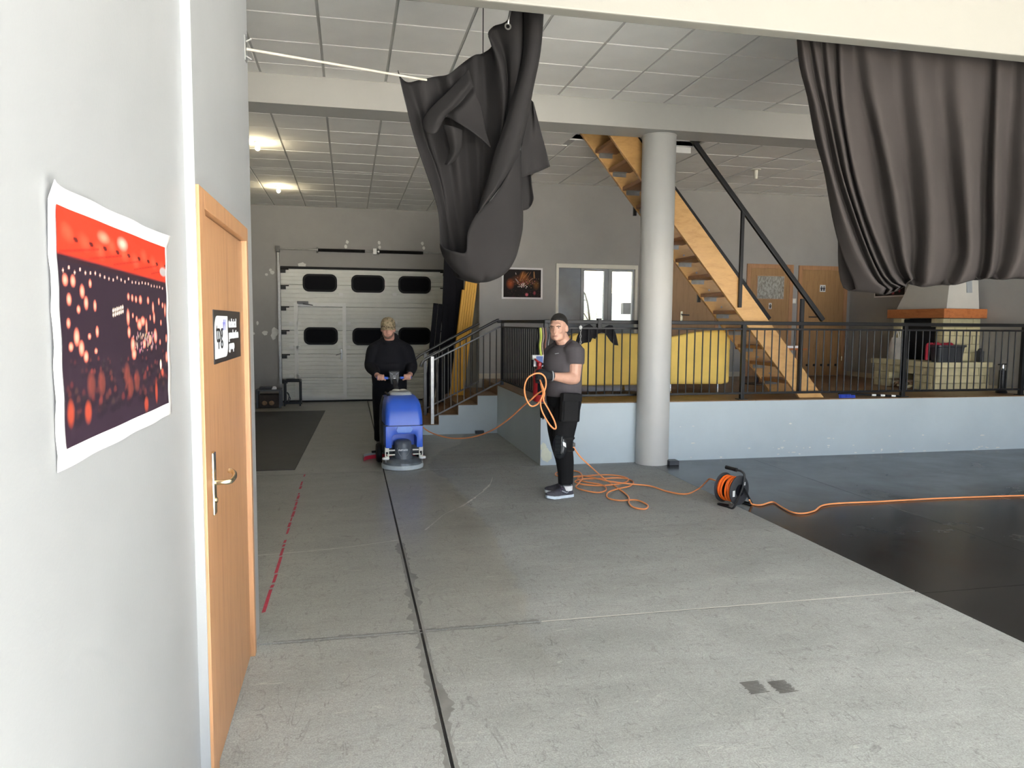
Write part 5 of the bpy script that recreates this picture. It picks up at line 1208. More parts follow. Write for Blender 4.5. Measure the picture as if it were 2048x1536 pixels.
# lower body with the arch over the motor
def archp(w, z0, z1, aw, az, r=.05, n=6):
    p = [(-w, z0), (-w, z1), (w, z1), (w, z0), (aw, z0)]
    p += [(aw-r+r*math.cos(t*math.pi/2/n), az-r+r*math.sin(t*math.pi/2/n)) for t in range(n+1)]
    p += [(-aw+r-r*math.sin(t*math.pi/2/n), az-r+r*math.cos(t*math.pi/2/n)) for t in range(n+1)]
    return p+[(-aw, z0)]
lb = sbuild(MB().prism(archp(.208, .255, .505, .138, .408), (0, .045, 0), (1, 0, 0), (0, 0, 1), (0, .25, 0)), 'front_body', 'blue_plastic', scr, 40, .012)
sbuild(MB().box(-.14, .14, .285, .31, .25, .42), 'arch_back', 'blue_plastic', lb)
sbuild(MB().prism([(-.09, 0), (-.075, .04), (.07, .04), (.095, .012), (.07, -.03), (-.075, -.03)], (0, .036, .455), (1, 0, 0), (0, 0, 1), (0, .012, 0)), 'badge', 'badge_blue', lb, 0, .003)
sbuild(MB().box(-.205, .205, .30, .78, .14, .505), 'chassis', 'dark_plastic', scr, 0, .02)
def rrz(w, y0, y1, z, r): return [Vector((-w+px, y0+py, z)) for px, py in rrect(2*w, y1-y0, (r, r, r, r), 5)]
tk = sbuild(MB().rings([rrz(.210, .040, .72, .508, .05), rrz(.210, .046, .74, .58, .05), rrz(.204, .062, .75, .66, .055), rrz(.196, .095, .75, .73, .06), rrz(.182, .150, .74, .78, .07), rrz(.158, .225, .72, .812, .08), rrz(.13, .28, .69, .822, .09)]), 'water_tank', 'blue_plastic', scr, 50)
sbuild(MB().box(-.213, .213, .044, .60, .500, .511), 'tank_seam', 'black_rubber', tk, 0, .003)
sbuild(MB().rings([rrz(.212, .47, .80, .16, .05), rrz(.217, .46, .82, .45, .05), rrz(.212, .45, .80, .66, .06), rrz(.185, .46, .76, .785, .06)]), 'rear_tank', 'dark_plastic', scr, 50)
lid = sbuild(MB().rings([rrz(.128, .30, .60, .818, .08), rrz(.13, .295, .605, .83, .085), rrz(.118, .31, .59, .85, .08), rrz(.09, .34, .56, .86, .06)]), 'tank_lid', 'grey_plastic', scr, 50)
sbuild(MB().ball((-.04, .52, .855), (.05, .045, .022)).ball((.04, .52, .855), (.05, .045, .022)), 'lid_hump', 'cream_frame', lid)
sbuild(MB().tube(catmull([(-.15, .62, .795), (-.165, .50, .835), (-.15, .36, .825), (-.13, .32, .805)], 5), .014, 8), 'hose', 'black_rubber', scr)
for s_ in (-1, 1): sbuild(MB().lathe([(.0, 0), (.10, 0), (.115, .015), (.115, .045), (.10, .06), (0, .06)], (s_*.235-.03, .62, .115), (1, 0, 0), 28), 'wheel', 'black_rubber', scr)
# squeegee at the back: curved bar with red blade
sq = [(-.41, .70), (-.38, .78), (-.28, .86), (-.12, .91), (.05, .91), (.20, .86), (.29, .78), (.315, .70)]
def strip(z0, z1, th, o_=0):
    a = catmull([(x, y+o_, 0) for x, y in sq], 4); L_, R_ = [], []
    rs_ = []
    for p in a: rs_.append([Vector((p.x, p.y-th, z0)), Vector((p.x, p.y+th, z0)), Vector((p.x, p.y+th, z1)), Vector((p.x, p.y-th, z1))])
    return MB().rings(rs_)
sqo = sbuild(strip(.045, .075, .022), 'squeegee_bar', 'grey_plastic', scr, 0)
sbuild(strip(.002, .048, .006, -.018), 'squeegee_blade', 'squeegee_red', sqo, 0)
sbuild(MB().tube([(-.10, .80, .10), (-.12, .90, .085), (-.30, .83, .085)], .014, 8), 'squeegee_hose', 'black_rubber', sqo)
# steering column, bar, panel
sbuild(MB().bar((0, .70, .78), (0, 1.06, .935), .05, .05), 'column', 'dark_plastic', scr, 0, .006)
pn = sbuild(MB().rings([[Vector((s*.044, 1.055, .885)) for s in (-1, 1)]+[Vector((s*.040, 1.105, .900)) for s in (1, -1)], [Vector((s*.066, 1.09, 1.045)) for s in (-1, 1)]+[Vector((s*.06, 1.14, 1.05)) for s in (1, -1)]]), 'control_panel', 'dark_plastic', scr, 0, .006)
def onpan(u, z): t = (z-.885)/.16; return Vector((u, 1.055+.035*t-.004, z))
sbuild(MB().add([onpan(-.012, .905), onpan(.014, .905), onpan(.014, .968), onpan(-.012, .968)]+[onpan(-.012, .905)+V(0, .004, 0), onpan(.014, .905)+V(0, .004, 0), onpan(.014, .968)+V(0, .004, 0), onpan(-.012, .968)+V(0, .004, 0)], [(0, 1, 2, 3), (7, 6, 5, 4), (0, 4, 5, 1), (1, 5, 6, 2), (2, 6, 7, 3), (3, 7, 4, 0)]), 'panel_label', 'label_white', pn, 0)
for u in (-.012, 0, .012): sbuild(MB().tube([onpan(u, .978), onpan(u, .992)], .0028, 5), 'panel_mark', 'label_white', pn)
for s_ in (-1, 1): sbuild(MB().tube([onpan(s_*.05, 1.030), onpan(s_*.036, 1.016), onpan(s_*.018, 1.010)], .0035, 5), 'panel_stripe', 'grey_plastic', pn)
sbuild(MB().tube([(-.21, 1.115, .965), (-.06, 1.10, .958), (.06, 1.10, .958), (.21, 1.115, .968)], .015, 10), 'handlebar', 'dark_plastic', scr)
for s_ in (-1, 1): sbuild(MB().cyl((s_*.075, 1.102, .96), (s_*.215, 1.116, .967), .018, n=12), 'grip', 'blue_plastic', scr)

# ============================================================ PEOPLE
def head_shapes(mb, c, R, s=1.0, jaw=1.0):
    """c: point between the ears at eye height; face looks along R @ (0,-1,0)"""
    def T(x, y, z): return Vector(c)+R @ (Vector((x, y, z))*s)
    def B(p, r): mb.ball(T(*p), tuple(k*s for k in r), R, 20, 13)
    B((0, .012, .028), (.077, .097, .098)); B((0, -.012, -.015), (.070, .083, .085)); B((0, -.040, -.075), (.056*jaw, .052, .050))
    B((0, -.072, -.098), (.030, .024, .022)); B((0, -.080, .030), (.052, .020, .020))
    for q in (-1, 1):
        B((q*.036, -.062, -.030), (.025, .024, .024)); B((q*.079, .014, -.012), (.013, .021, .033)); B((q*.038, -.026, -.080), (.024, .038, .028))
    mb.tube([T(0, -.088, .014), T(0, -.104, -.018), T(0, -.112, -.034), T(0, -.096, -.046)], [.009*s, .012*s, .015*s, .010*s], 8)
    B((0, -.086, -.068), (.024, .012, .008)); B((0, -.084, -.080), (.022, .012, .009))
    return T
def face_parts(T, R, s, parent, brow='hair_black', stub=None):
    for q in (-1, 1):
        e = build(MB().ball(T(q*.032, -.080, .004), (.0130*s, .0085*s, .0050*s), R, 12, 8), 'eye', 'eye_white', parent)
        build(MB().ball(T(q*.031, -.087, .004), (.0052*s, .0035*s, .0046*s), R, 10, 7), 'iris', 'eye_dark', e)
        build(MB().tube([T(q*.051, -.077, .015), T(q*.034, -.0905, .0205), T(q*.014, -.0925, .0165)], [.0028*s, .0044*s, .0036*s], 6), 'eyebrow', brow, parent)
    build(MB().tube([T(-.025, -.088, -.074), T(-.010, -.0985, -.0725), T(.0, -.099, -.0738), T(.010, -.0985, -.0725), T(.025, -.088, -.074)], [.002*s, .0042*s, .004*s, .0042*s, .002*s], 6), 'mouth', 'lip', parent)
def finger(mb, pts, r): mb.tube(catmull(pts, 3), [r]*(3*(len(pts)-1)+1), 8); mb.ball(pts[-1], r*.98, None, 8, 6)
def gripping_hand(mb, wrist, grip, bar, curl_in, s=1.0):
    """palm over a bar; bar: unit vector along the bar; fingers go over the top, down the front and under"""
    bar = Vector(bar).normalized(); w = Vector(wrist); g_ = Vector(grip); f = (g_-w); f -= bar*f.dot(bar); f.z = 0; f.normalize(); up = Vector((0, 0, 1))
    mb.ball(g_-f*.030+up*.020, (.046*s, .050*s, .020*s), Matrix((bar, f, up)).transposed(), 14, 9)
    mb.tube([w, w.lerp(g_-f*.05+up*.016, .6), g_-f*.04+up*.018], [.030*s, .028*s, .024*s], 10)
    for k, (o_, ln) in enumerate(((-.034, .92), (-.0115, 1.0), (.0115, .97), (.033, .82))):
        b_ = g_+bar*o_*s
        finger(mb, [b_-f*.022+up*.027, b_+f*.010+up*.033, b_+f*.032*ln+up*.014, b_+f*.033*ln-up*.012, b_+f*.012-up*.028*ln], .0098*s)
    t_ = g_+bar*curl_in*.048
    finger(mb, [g_-f*.035+bar*curl_in*.030+up*.008, t_-f*.016-up*.006, t_+bar*curl_in*.008+f*.006-up*.024, t_+bar*curl_in*.004+f*.020-up*.030], .0108*s)

# ---- the man pushing the machine
m1 = empty('person', (.52, 9.80, 0), 'man in black hoodie and camouflage cap pushing the blue floor scrubber', 'person')
hand_l, hand_r = Matrix.Translation(SO) @ Matrix.Rotation(SR, 4, 'Z') @ V(-.165, 1.112, .965), Matrix.Translation(SO) @ Matrix.Rotation(SR, 4, 'Z') @ V(.165, 1.112, .967)
HC = Vector((.487, 9.615, 1.572)); HR = rz3(math.radians(-6)) @ rx3(math.radians(8)); HS = 1.04
bd = MB(); T1 = head_shapes(bd, HC, HR, HS, 1.1)
bd.tube([(.50, 9.66, 1.52), (.505, 9.70, 1.42), (.51, 9.73, 1.34)], [.066, .068, .085], 16)
bd.rings([[Vector((.51+rx*math.cos(a), y+ry*math.sin(a), z)) for a in [2*math.pi*k/20 for k in range(20)]] for (z, rx, ry, y) in ((.84, .17, .12, 9.80), (.98, .19, .14, 9.79), (1.12, .20, .15, 9.76), (1.26, .18, .13, 9.74), (1.34, .13, .10, 9.735), (1.40, .10, .07, 9.73))])
SHL, SHR, ELL, ELR = Vector((.318, 9.735, 1.300)), Vector((.712, 9.735, 1.300)), Vector((.272, 9.74, 1.09)), Vector((.785, 9.73, 1.085))
WRL, WRR = hand_l+V(-.035, .085, .015), hand_r+V(.04, .085, .02)
for S_, E_, W_ in ((SHL, ELL, WRL), (SHR, ELR, WRR)): bd.tube(catmull([S_, S_.lerp(E_, .5), E_, E_.lerp(W_, .5), W_], 4), [.065-.002*i for i in range(17)], 12)
gripping_hand(bd, WRL, hand_l, (1, 0, 0), 1, 1.05); gripping_hand(bd, WRR, hand_r, (1, 0, 0), -1, 1.05)
LEG1 = [[V(.415, 9.80, .90), V(.40, 9.82, .70), V(.395, 9.80, .47), V(.395, 9.86, .28), V(.39, 9.90, .09)], [V(.615, 9.80, .90), V(.62, 9.84, .70), V(.625, 9.90, .47), V(.62, 10.05, .28), V(.615, 10.20, .11)]]
for lg_ in LEG1: bd.tube(catmull(lg_, 4), [.095-.0026*i for i in range(17)], 14)
body = melt(bd, 'body', 'skin_red', m1, .0065, 4, .5)
face_parts(T1, HR, HS, body)
# short beard along the jaw
bb = MB()
for a in range(-7, 8):
    t = a/7; x = .058*math.sin(t*1.45)*1.08; y = -.010-.078*math.cos(t*1.35); z = -.098+.055*abs(t)**1.8
    bb.ball(T1(x, y, z), (.014, .013, .017), HR, 8, 6)
for x in (-.022, -.008, .008, .022): bb.ball(T1(x, -.094, -.062), (.010, .006, .005), HR, 8, 6)
for x in (-.012, 0, .012): bb.ball(T1(x, -.098, -.096), (.012, .008, .012), HR, 8, 6)
melt(bb, 'beard', 'stubble', m1, .005, 3)
# hoodie
hd_ = MB()
hd_.rings([[Vector((.51+rx*math.cos(a), y+ry*math.sin(a), z)) for a in [2*math.pi*k/24 for k in range(24)]] for (z, rx, ry, y) in ((.80, .215, .155, 9.80), (.86, .225, .165, 9.795), (.98, .235, .185, 9.78), (1.10, .245, .19, 9.755), (1.22, .235, .165, 9.74), (1.31, .20, .135, 9.735), (1.375, .15, .115, 9.73), (1.42, .11, .10, 9.72))])
for S_, E_, W_ in ((SHL, ELL, WRL), (SHR, ELR, WRR)):
    hd_.tube(catmull([S_+V(0, 0, .012), S_.lerp(E_, .5), E_, E_.lerp(W_, .5), W_.lerp(E_, .10)], 4), [.094, .098, .100, .100, .098, .094, .091, .089, .087, .083, .078, .073, .068, .062, .056, .052, .049], 14); hd_.ball(S_+V(0, 0, .008), (.092, .095, .080)); hd_.tube([S_+V(0, 0, .03), S_.lerp(Vector((.51, 9.73, 1.42)), .5)+V(0, 0, .012), Vector((.51, 9.735, 1.425))], [.066, .075, .085], 12)
hd_.ball((.515, 9.79, 1.455), (.125, .075, .075), rx3(.5))       # hood lying behind the neck
for a in range(24):   # collar roll
    t = 2*math.pi*a/24; hd_.ball((.505+.098*math.cos(t), 9.71+.088*math.sin(t), 1.412+.030*math.sin(t)), .026, None, 8, 6)
for (z, y, w_, dd) in ((1.12, 9.572, .15, .010), (1.02, 9.600, .17, .014), (.92, 9.62, .18, .012)): hd_.tube(catmull([(.51-w_, y+.07, z+.02), (.51-.06, y, z-.005), (.51+.06, y, z+.004), (.51+w_, y+.07, z-.01)], 5), dd, 8)
hoodie = melt(hd_, 'hoodie', 'hoodie_black', m1, .010, 5)
build(MB().box(.503, .511, 9.615, 9.632, 1.345, 1.368), 'zip_pull', 'steel', hoodie, 0)
tr_ = MB()
for lg_ in LEG1: tr_.tube(catmull(lg_, 4), [.122, .122, .121, .119, .116, .113, .109, .105, .101, .098, .095, .092, .090, .087, .085, .083, .081], 16)
tr_.ball((.515, 9.80, .88), (.20, .155, .13))
melt(tr_, 'trousers', 'trouser_black', m1, .010, 4)
def shoe(parent, heel, d, L, mats, up=.0, sw=False, s=1.0):
    """d: unit vector heel->toe on the ground"""
    d = Vector(d).normalized(); w = Vector((-d.y, d.x, 0)); h = Vector(heel)
    ts = [0, .06, .2, .4, .6, .78, .9, 1.0]; ws = [.024, .034, .037, .037, .045, .046, .036, .014]
    def out(sc_, z, ex=0): return [h+d*(t*L)+w*(x*sc_*s)+V(0, 0, z+max(0, (t-.75))*.05) for t, x in zip(ts, ws)]+[h+d*(t*L)-w*(x*sc_*s)+V(0, 0, z+max(0, (t-.75))*.05) for t, x in reversed(list(zip(ts, ws)))]
    so = build(MB().rings([out(1.0, .0), out(1.06, .010), out(1.03, .026)]), 'sole', mats[1], parent, 50)
    hs = [.080, .092, .090, .082, .064, .050, .040, .028]; rs_ = []
    for i, (t, x, z) in enumerate(zip(ts, ws, hs)):
        zz = .022+max(0, t-.75)*.05; rs_.append([h+d*(t*L*.985+.004)+w*(x*s*math.cos(a))*(1 if math.sin(a) < .3 else .86)+V(0, 0, zz+(z-.0)*max(0, math.sin(a))) for a in [math.pi*k/10 for k in range(11)]])
    o = build(MB().rings(rs_), 'upper', mats[0], parent, 60)
    return so, o, w
for lg_, dd in ((LEG1[0], (-.06, -1, 0)), (LEG1[1], (.03, -1, 0))):
    a = lg_[-1]; shoe(m1, Vector((a.x, a.y+.07, 0.0 if a.z < .1 else .02)), dd, .29, ('shoe_dark', 'black_rubber'))
# cap
cp = MB(); cz = .030
rsx = []
for (z, k) in ((.024, 1.0), (.050, 1.0), (.080, .95), (.105, .82), (.125, .60), (.134, .32), (.137, .05)):
    rsx.append([T1(.090*k*math.cos(a), .008+.113*k*math.sin(a), z+.004) for a in [2*math.pi*j/28 for j in range(28)]])
cap = build(cp.rings(rsx), 'cap', 'camo', m1, 60)
br_ = []
for j in range(13):
    a = math.pi+math.pi*j/12; br_.append((.086*math.cos(a), .008+.112*math.sin(a)))
top = [T1(x, y, .034) for x, y in br_]; outr = [T1(x*1.02, y-.062*math.sin(math.pi*j/12)**.7, .012-.014*abs(math.cos(math.pi*j/12))**1.5-.002) for j, (x, y) in enumerate(br_)]
bk = build(MB().grid([top, [(a+b)/2+V(0, 0, .004) for a, b in zip(top, outr)], outr]), 'brim', 'camo', cap, 60); solid(bk, .004)
build(MB().ball(T1(0, .010, .138), .007), 'button', 'camo', cap)

# ---- the man holding the cable
m2 = empty('person', (2.0, 6.78, 0), 'man in grey t-shirt and black work trousers holding an orange cable', 'person')
Y2 = 6.80
def j2(x, y, d=0.0): return ony(x, y, Y2+d)
hc = j2(1117, 655, -.01); FR = rz3(math.radians(-36)) @ rx3(math.radians(4)); FS = 1.02
# face turned towards the left of the steps and slightly to the camera
bd = MB(); T2 = head_shapes(bd, hc, FR, FS, 1.16)
nk = j2(1133, 702, .05)
bd.tube([hc+V(.02, .03, -.06), j2(1127, 684, .03), nk], [.066, .070, .085], 16)
FD = Vector((-.74, -.67, 0)); SD = Vector((.67, -.74, 0))      # chest direction, towards his left (near) side
def tors(mb, secs, n=24):
    rs_ = []
    for (px, py, dep, hw, hd2) in secs:
        c = j2(px, py, dep); rs_.append([c+SD*(hw*math.cos(a))+FD*(hd2*math.sin(a)) for a in [2*math.pi*k/n for k in range(n)]])
    mb.rings(rs_)
tors(bd, [(1128, 800, .03, .155, .115), (1127, 775, .03, .16, .125), (1127, 750, .03, .165, .125), (1128, 725, .03, .175, .125), (1130, 705, .03, .165, .105), (1132, 694, .04, .11, .08)])
SL2, EL2, WL2 = j2(1150, 702, -.10), j2(1149, 757, -.13), j2(1102, 752, -.24)
SR2, ER2, WR2 = j2(1107, 704, .18), j2(1098, 757, .14), j2(1094, 757, -.10)
HL2, HRR2 = j2(1085, 751, -.27), j2(1079, 757, -.14)
bd.tube(catmull([SL2, SL2.lerp(EL2, .5), EL2], 5), [.074, .076, .078, .076, .073, .070, .067, .064, .061, .058, .056], 14)
bd.tube(catmull([EL2, EL2.lerp(WL2, .4)+V(0, 0, -.004), WL2], 5), [.056, .060, .061, .060, .057, .053, .049, .045, .041, .038, .035], 14)
bd.ball(EL2, .057)
bd.tube(catmull([SR2, SR2.lerp(ER2, .5), ER2, ER2.lerp(WR2, .5), WR2], 4), [.072-.0022*i for i in range(17)], 12)
LG2 = [[j2(1138, 800, -.05), j2(1131, 842, -.08), j2(1126, 886, -.10), j2(1131, 925, -.08), j2(1131, 968, -.09)], [j2(1119, 800, .12), j2(1115, 842, .12), j2(1119, 884, .10), j2(1127, 922, .11), j2(1131, 957, .10)]]
for lg_ in LG2: bd.tube(catmull(lg_, 4), [.098-.0032*i for i in range(17)], 14)
body2 = melt(bd, 'body', 'skin', m2, .006, 7)
face_parts(T2, FR, FS, body2)
# hair: short cropped cap, shorter at the sides
hr_ = MB()
rows_ = []
for t in (0, .12, .3, .5, .68, .82, .93, 1.0):
    row = []
    for a in [2*math.pi*k/32 for k in range(32)]:
        zb = .026-.055*max(0, math.sin(a))+.056*max(0, -math.sin(a))**.6; z = zb*(1-t)+.1275*t
        k_ = math.sqrt(max(0, 1-((z-.028)/.098)**2)); th = .004+.006*t
        row.append(T2((.077*k_+th)*math.cos(a), .012+(.097*k_+th)*math.sin(a), z+th*.6*t))
    rows_.append(row)
hr_.rings(rows_)
for k in range(9): hr_.ball(T2(-.044+.011*k, -.066+.006*abs(k-4)*.5, .080+.004*(k % 2)-(.006 if k in (2, 3, 4) else 0)), (.012, .012, .014), FR, 8, 6)
melt(hr_, 'hair', 'hair_black', m2, .006, 2)
fd_ = MB()
for (z, kx, ky, yo) in ():
    pass
rows_ = []
for (z, k) in ((-.045, .90), (-.02, .97), (.01, 1.0), (.04, 1.01), (.062, 1.0)):
    rows_.append([T2(.0765*k*math.cos(a), .016+.0965*k*math.sin(a), z) for a in [math.radians(12)+math.radians(156)*j/20 for j in range(21)]])
o = build(MB().grid(rows_), 'faded_hair', 'hair_fade', m2, 180); solid(o, .004, 1)
# t-shirt with sleeves and collar
ts_ = MB()
tors(ts_, [(1127, 793, .03, .178, .145), (1126, 780, .03, .190, .155), (1125, 765, .03, .195, .160), (1125, 745, .03, .198, .158), (1126, 725, .03, .205, .152), (1128, 708, .03, .200, .130), (1130, 697, .03, .155, .105), (1131, 689, .04, .095, .085)], 28)
ts_.tube(catmull([SL2+V(0, .02, .012), SL2.lerp(EL2, .25), SL2.lerp(EL2, .48)], 5), [.098, .098, .097, .096, .095, .094, .093, .092, .091, .090, .089], 18)
ts_.tube(catmull([SR2, SR2.lerp(ER2, .25), SR2.lerp(ER2, .5)], 5), [.092, .092, .09, .089, .088, .087, .086, .085, .084, .083, .082], 16)
ts_.ball(SL2+V(-.01, .02, .0), (.10, .10, .085)); ts_.ball(SR2, (.092, .092, .08))
for S_ in (SL2, SR2): ts_.tube([S_+V(0, 0, .03), S_.lerp(nk, .55)+V(0, .01, .04), j2(1131, 690, .06)], [.062, .070, .078], 14)
tee = melt(ts_, 't_shirt', 'tee_grey', m2, .009, 5)
ck = [j2(1128, 688, .03)+SD*(.084*math.cos(a))+FD*(.084*math.sin(a))+V(0, 0, -.020*math.sin(a)) for a in [2*math.pi*k/24 for k in range(24)]]
build(MB().tube(ck, .009, 8, True), 'collar', 'tee_grey', tee)
q = j2(1115, 707, -.0); q = q+FD*.10
for k in range(3): build(MB().ball(j2(1111+k*2.6, 707.5-.4*k, -.135), (.007, .003, .004)), 'chest_print', 'pvc_grey', tee)
# trousers
tr2 = MB()
for lg_, rr in ((LG2[0], [.125, .124, .122, .119, .115, .111, .106, .101, .096, .092, .088, .084, .081, .078, .076, .074, .072]), (LG2[1], [.118, .117, .115, .112, .109, .105, .101, .096, .092, .088, .084, .080, .077, .075, .073, .071, .069])):
    tr2.tube(catmull(lg_, 4), rr, 16)
tors(tr2, [(1127, 812, .03, .165, .130), (1127, 800, .03, .178, .142), (1127, 789, .03, .176, .142)])
trs = melt(tr2, 'trousers', 'trouser_black', m2, .010, 4)
# holster pouches
def pouch(cx, cy, dep, w_, h_, t_, lean_=0):
    c = j2(cx, cy, dep); R = rz3(math.radians(12)) @ ry3(math.radians(lean_))
    mb = MB(); mb.obox(c, (w_, t_, h_), R); o = build(mb, 'tool_pouch', 'pouch_black', m2, 40, .02, seg=3)
    f_ = build(MB().obox(c+R @ V(0, -t_/2-.004, h_*.36), (w_*1.02, .012, h_*.26), R), 'pouch_flap', 'pouch_black', o, 40, .004)
    for s_ in (-1, 1): build(MB().obox(c+R @ V(s_*w_*.40, -t_/2-.002, -.02), (.012, .006, h_*.8), R), 'pouch_seam', 'trouser_black', o, 0)
    return o
pouch(1140, 815, -.21, .195, .27, .07, 3)
pouch(1088, 822, .10, .07, .14, .06, -2)
# knee pad
kc = LG2[0][2]+V(-.022, -.030, .0)+V(0, 0, -.02)
KR = rz3(math.radians(-38)) @ rx3(math.radians(-6))
kp = MB(); kp.ball(kc+KR @ V(0, -.045, .0), (.070, .040, .125), KR, 20, 13)
kp.obox(kc+KR @ V(0, -.075, .01), (.075, .03, .17), KR); kp.obox(kc+KR @ V(.035, -.060, -.0), (.035, .03, .14), KR)
pad = melt(kp, 'knee_pad', 'pad_black', m2, .006, 2)
for k in range(4): build(MB().tube([kc+KR @ V(-.03, -.092, .055-k*.038), kc+KR @ V(.03, -.092, .055-k*.038)], .006, 6), 'pad_ridge', 'pad_black', pad)
for dz_ in (.075, -.035):
    c = LG2[0][2]+V(.005, 0, dz_-.015); build(MB().tube([c+V(.094*math.cos(a), .094*math.sin(a), -.012*math.cos(a)) for a in [2*math.pi*k/24 for k in range(24)]], .014, 8, True), 'strap', 'pouch_black', pad)
q = j2(1129, 887.5, -.235); build(MB().prism([(-.018, .022), (.012, .006), (.016, -.036), (-.014, -.016)], q, (.98, -.2, 0), (0, 0, 1), (0, .012, 0)), 'pad_label', 'label_white', pad, 0)
build(MB().box(*[v for p_ in ((j2(1143, 889, -.06).x-.03, j2(1143, 889, -.06).x+.03),) for v in p_], Y2-.09, Y2-.03, j2(1143, 889, -.06).z-.018, j2(1143, 889, -.06).z+.018), 'buckle', 'pad_black', pad, 0, .004)
# shoes with white soles, laces and side mark
for (hx, hy_, tx, ty, dp) in ((1144, 988, 1094, 997, -.09), (1150, 976, 1090, 978, .10)):
    a, b = onz(hx, hy_, 0), onz(tx, ty, 0); a.y = Y2+dp+.0; 
    L = .29; d_ = Vector((-1, -.26 if dp < 0 else -.12, 0)).normalized(); hl = LG2[0 if dp < 0 else 1][-1]; hl = Vector((hl.x+.075, hl.y+.012, 0))
    so, upo, w_ = shoe(m2, hl, d_, L, ('shoe_dark', 'shoe_sole'), s=1.05)
    sd_ = w_ if w_.y < 0 else -w_
    for k in range(5):
        c = hl+d_*(L*(.44+.075*k))+V(0, 0, .098-.012*k); build(MB().tube([c-sd_*.026-V(0, 0, .012), c+V(0, 0, .004), c+sd_*.026-V(0, 0, .012)], .0035, 6), 'lace', 'lace_purple', upo)
    for (u0, z0, u1, z1, th) in ((.20, .070, .30, .048, .004), (.30, .048, .50, .074, .0062)):
        p0_, p1_ = hl+d_*(L*u0)+sd_*.040+V(0, 0, z0), hl+d_*(L*u1)+sd_*.043+V(0, 0, z1); build(MB().tube([p0_, p0_.lerp(p1_, .5), p1_], [th*.5, th, th*.7], 6), 'side_mark', 'shoe_grey', upo)
    c = hl+d_*.055+V(0, 0, .11); build(MB().lathe([(.045, 0), (.047, .02), (.046, .045)], c-V(0, 0, .045), n=18), 'sock', 'label_white', upo)
# gloves: palm, four fingers and thumb closed around the cable
def glove(wr, hn, fdir, name):
    g_ = MB(); wr, hn = Vector(wr), Vector(hn); f = (hn-wr).normalized(); dn = Vector((0, 0, -1)); dn = (dn-f*dn.dot(f)).normalized(); sd2 = f.cross(dn)
    g_.tube([wr-f*.02, wr+f*.02, wr+f*.045], [.043, .041, .042], 14); g_.ball(wr.lerp(hn, .75), (.052, .048, .034), Matrix((f, dn, sd2)).transposed(), 16, 10)
    for k, ln in enumerate((.92, 1.0, .95, .80)):
        o_ = dn*(-.034+.0225*k); b_ = hn+f*.012+o_
        finger(g_, [b_-f*.02, b_+f*.022*ln-sd2*.006*fdir, b_+f*.040*ln+sd2*.022*fdir, b_+f*.018*ln+sd2*.045*fdir, b_-f*.008+sd2*.045*fdir], .0115)
    t_ = hn-f*.03-dn*.040
    finger(g_, [t_, t_+f*.025-dn*.012+sd2*.018*fdir, t_+f*.052+sd2*.034*fdir, t_+f*.066+dn*.014+sd2*.040*fdir], .0125)
    o = melt(g_, name, 'glove_black', m2, .0055, 3); return o
gl = glove(WL2, HL2, -1, 'glove'); glove(WR2, HRR2, 1, 'glove')
build(MB().tube([WL2+V(.012, 0, 0)+(Vector((0, .043*math.cos(a), .043*math.sin(a)))) for a in [2*math.pi*k/20 for k in range(20)]], .006, 6, True), 'cuff_edge', 'shoe_grey', gl)

# ============================================================ CABLES AND REEL
RC = .0075
def cord(pts, name, mat, label, sub=6, r=RC): return build(MB().tube(catmull(pts, sub), r, 8), name, mat, None, 60, label=label, cat='cable')
def fl(x, y, z=RC+.002): return onz(x, y, z)
path = [ony(832, 838, 8.98), ony(850, 858, 8.9), ony(872, 869, 8.7), ony(905, 876.5, 8.35), ony(945, 874, 7.95), ony(985, 860, 7.5), ony(1020, 836, 7.1), ony(1045, 813, 6.78), ony(1060, 801, 6.62), ony(1076, 787, 6.54), ony(1085, 783, 6.5), ony(1084, 794, 6.48), ony(1075, 808, 6.48), ony(1062, 812, 6.5), ony(1052, 797, 6.5), ony(1049, 775, 6.48), ony(1055, 757, 6.46), ony(1068, 748, 6.45), ony(1081, 747, 6.46), ony(1090, 755, 6.47), ony(1092, 770, 6.46), ony(1087, 787, 6.44), ony(1081, 803, 6.42), ony(1084, 822, 6.4), ony(1097, 846, 6.38), ony(1107, 857, 6.38), ony(1112, 855, 6.37), ony(1108, 840, 6.38), ony(1096, 817, 6.40), ony(1087, 800, 6.42), ony(1089, 785, 6.44), ony(1082, 765, 6.47), ony(1079, 757, 6.56)]
cord(path, 'extension_cord', 'orange_cord', 'orange cable hanging in loops from the gloved hand and running to the blue scrubber')
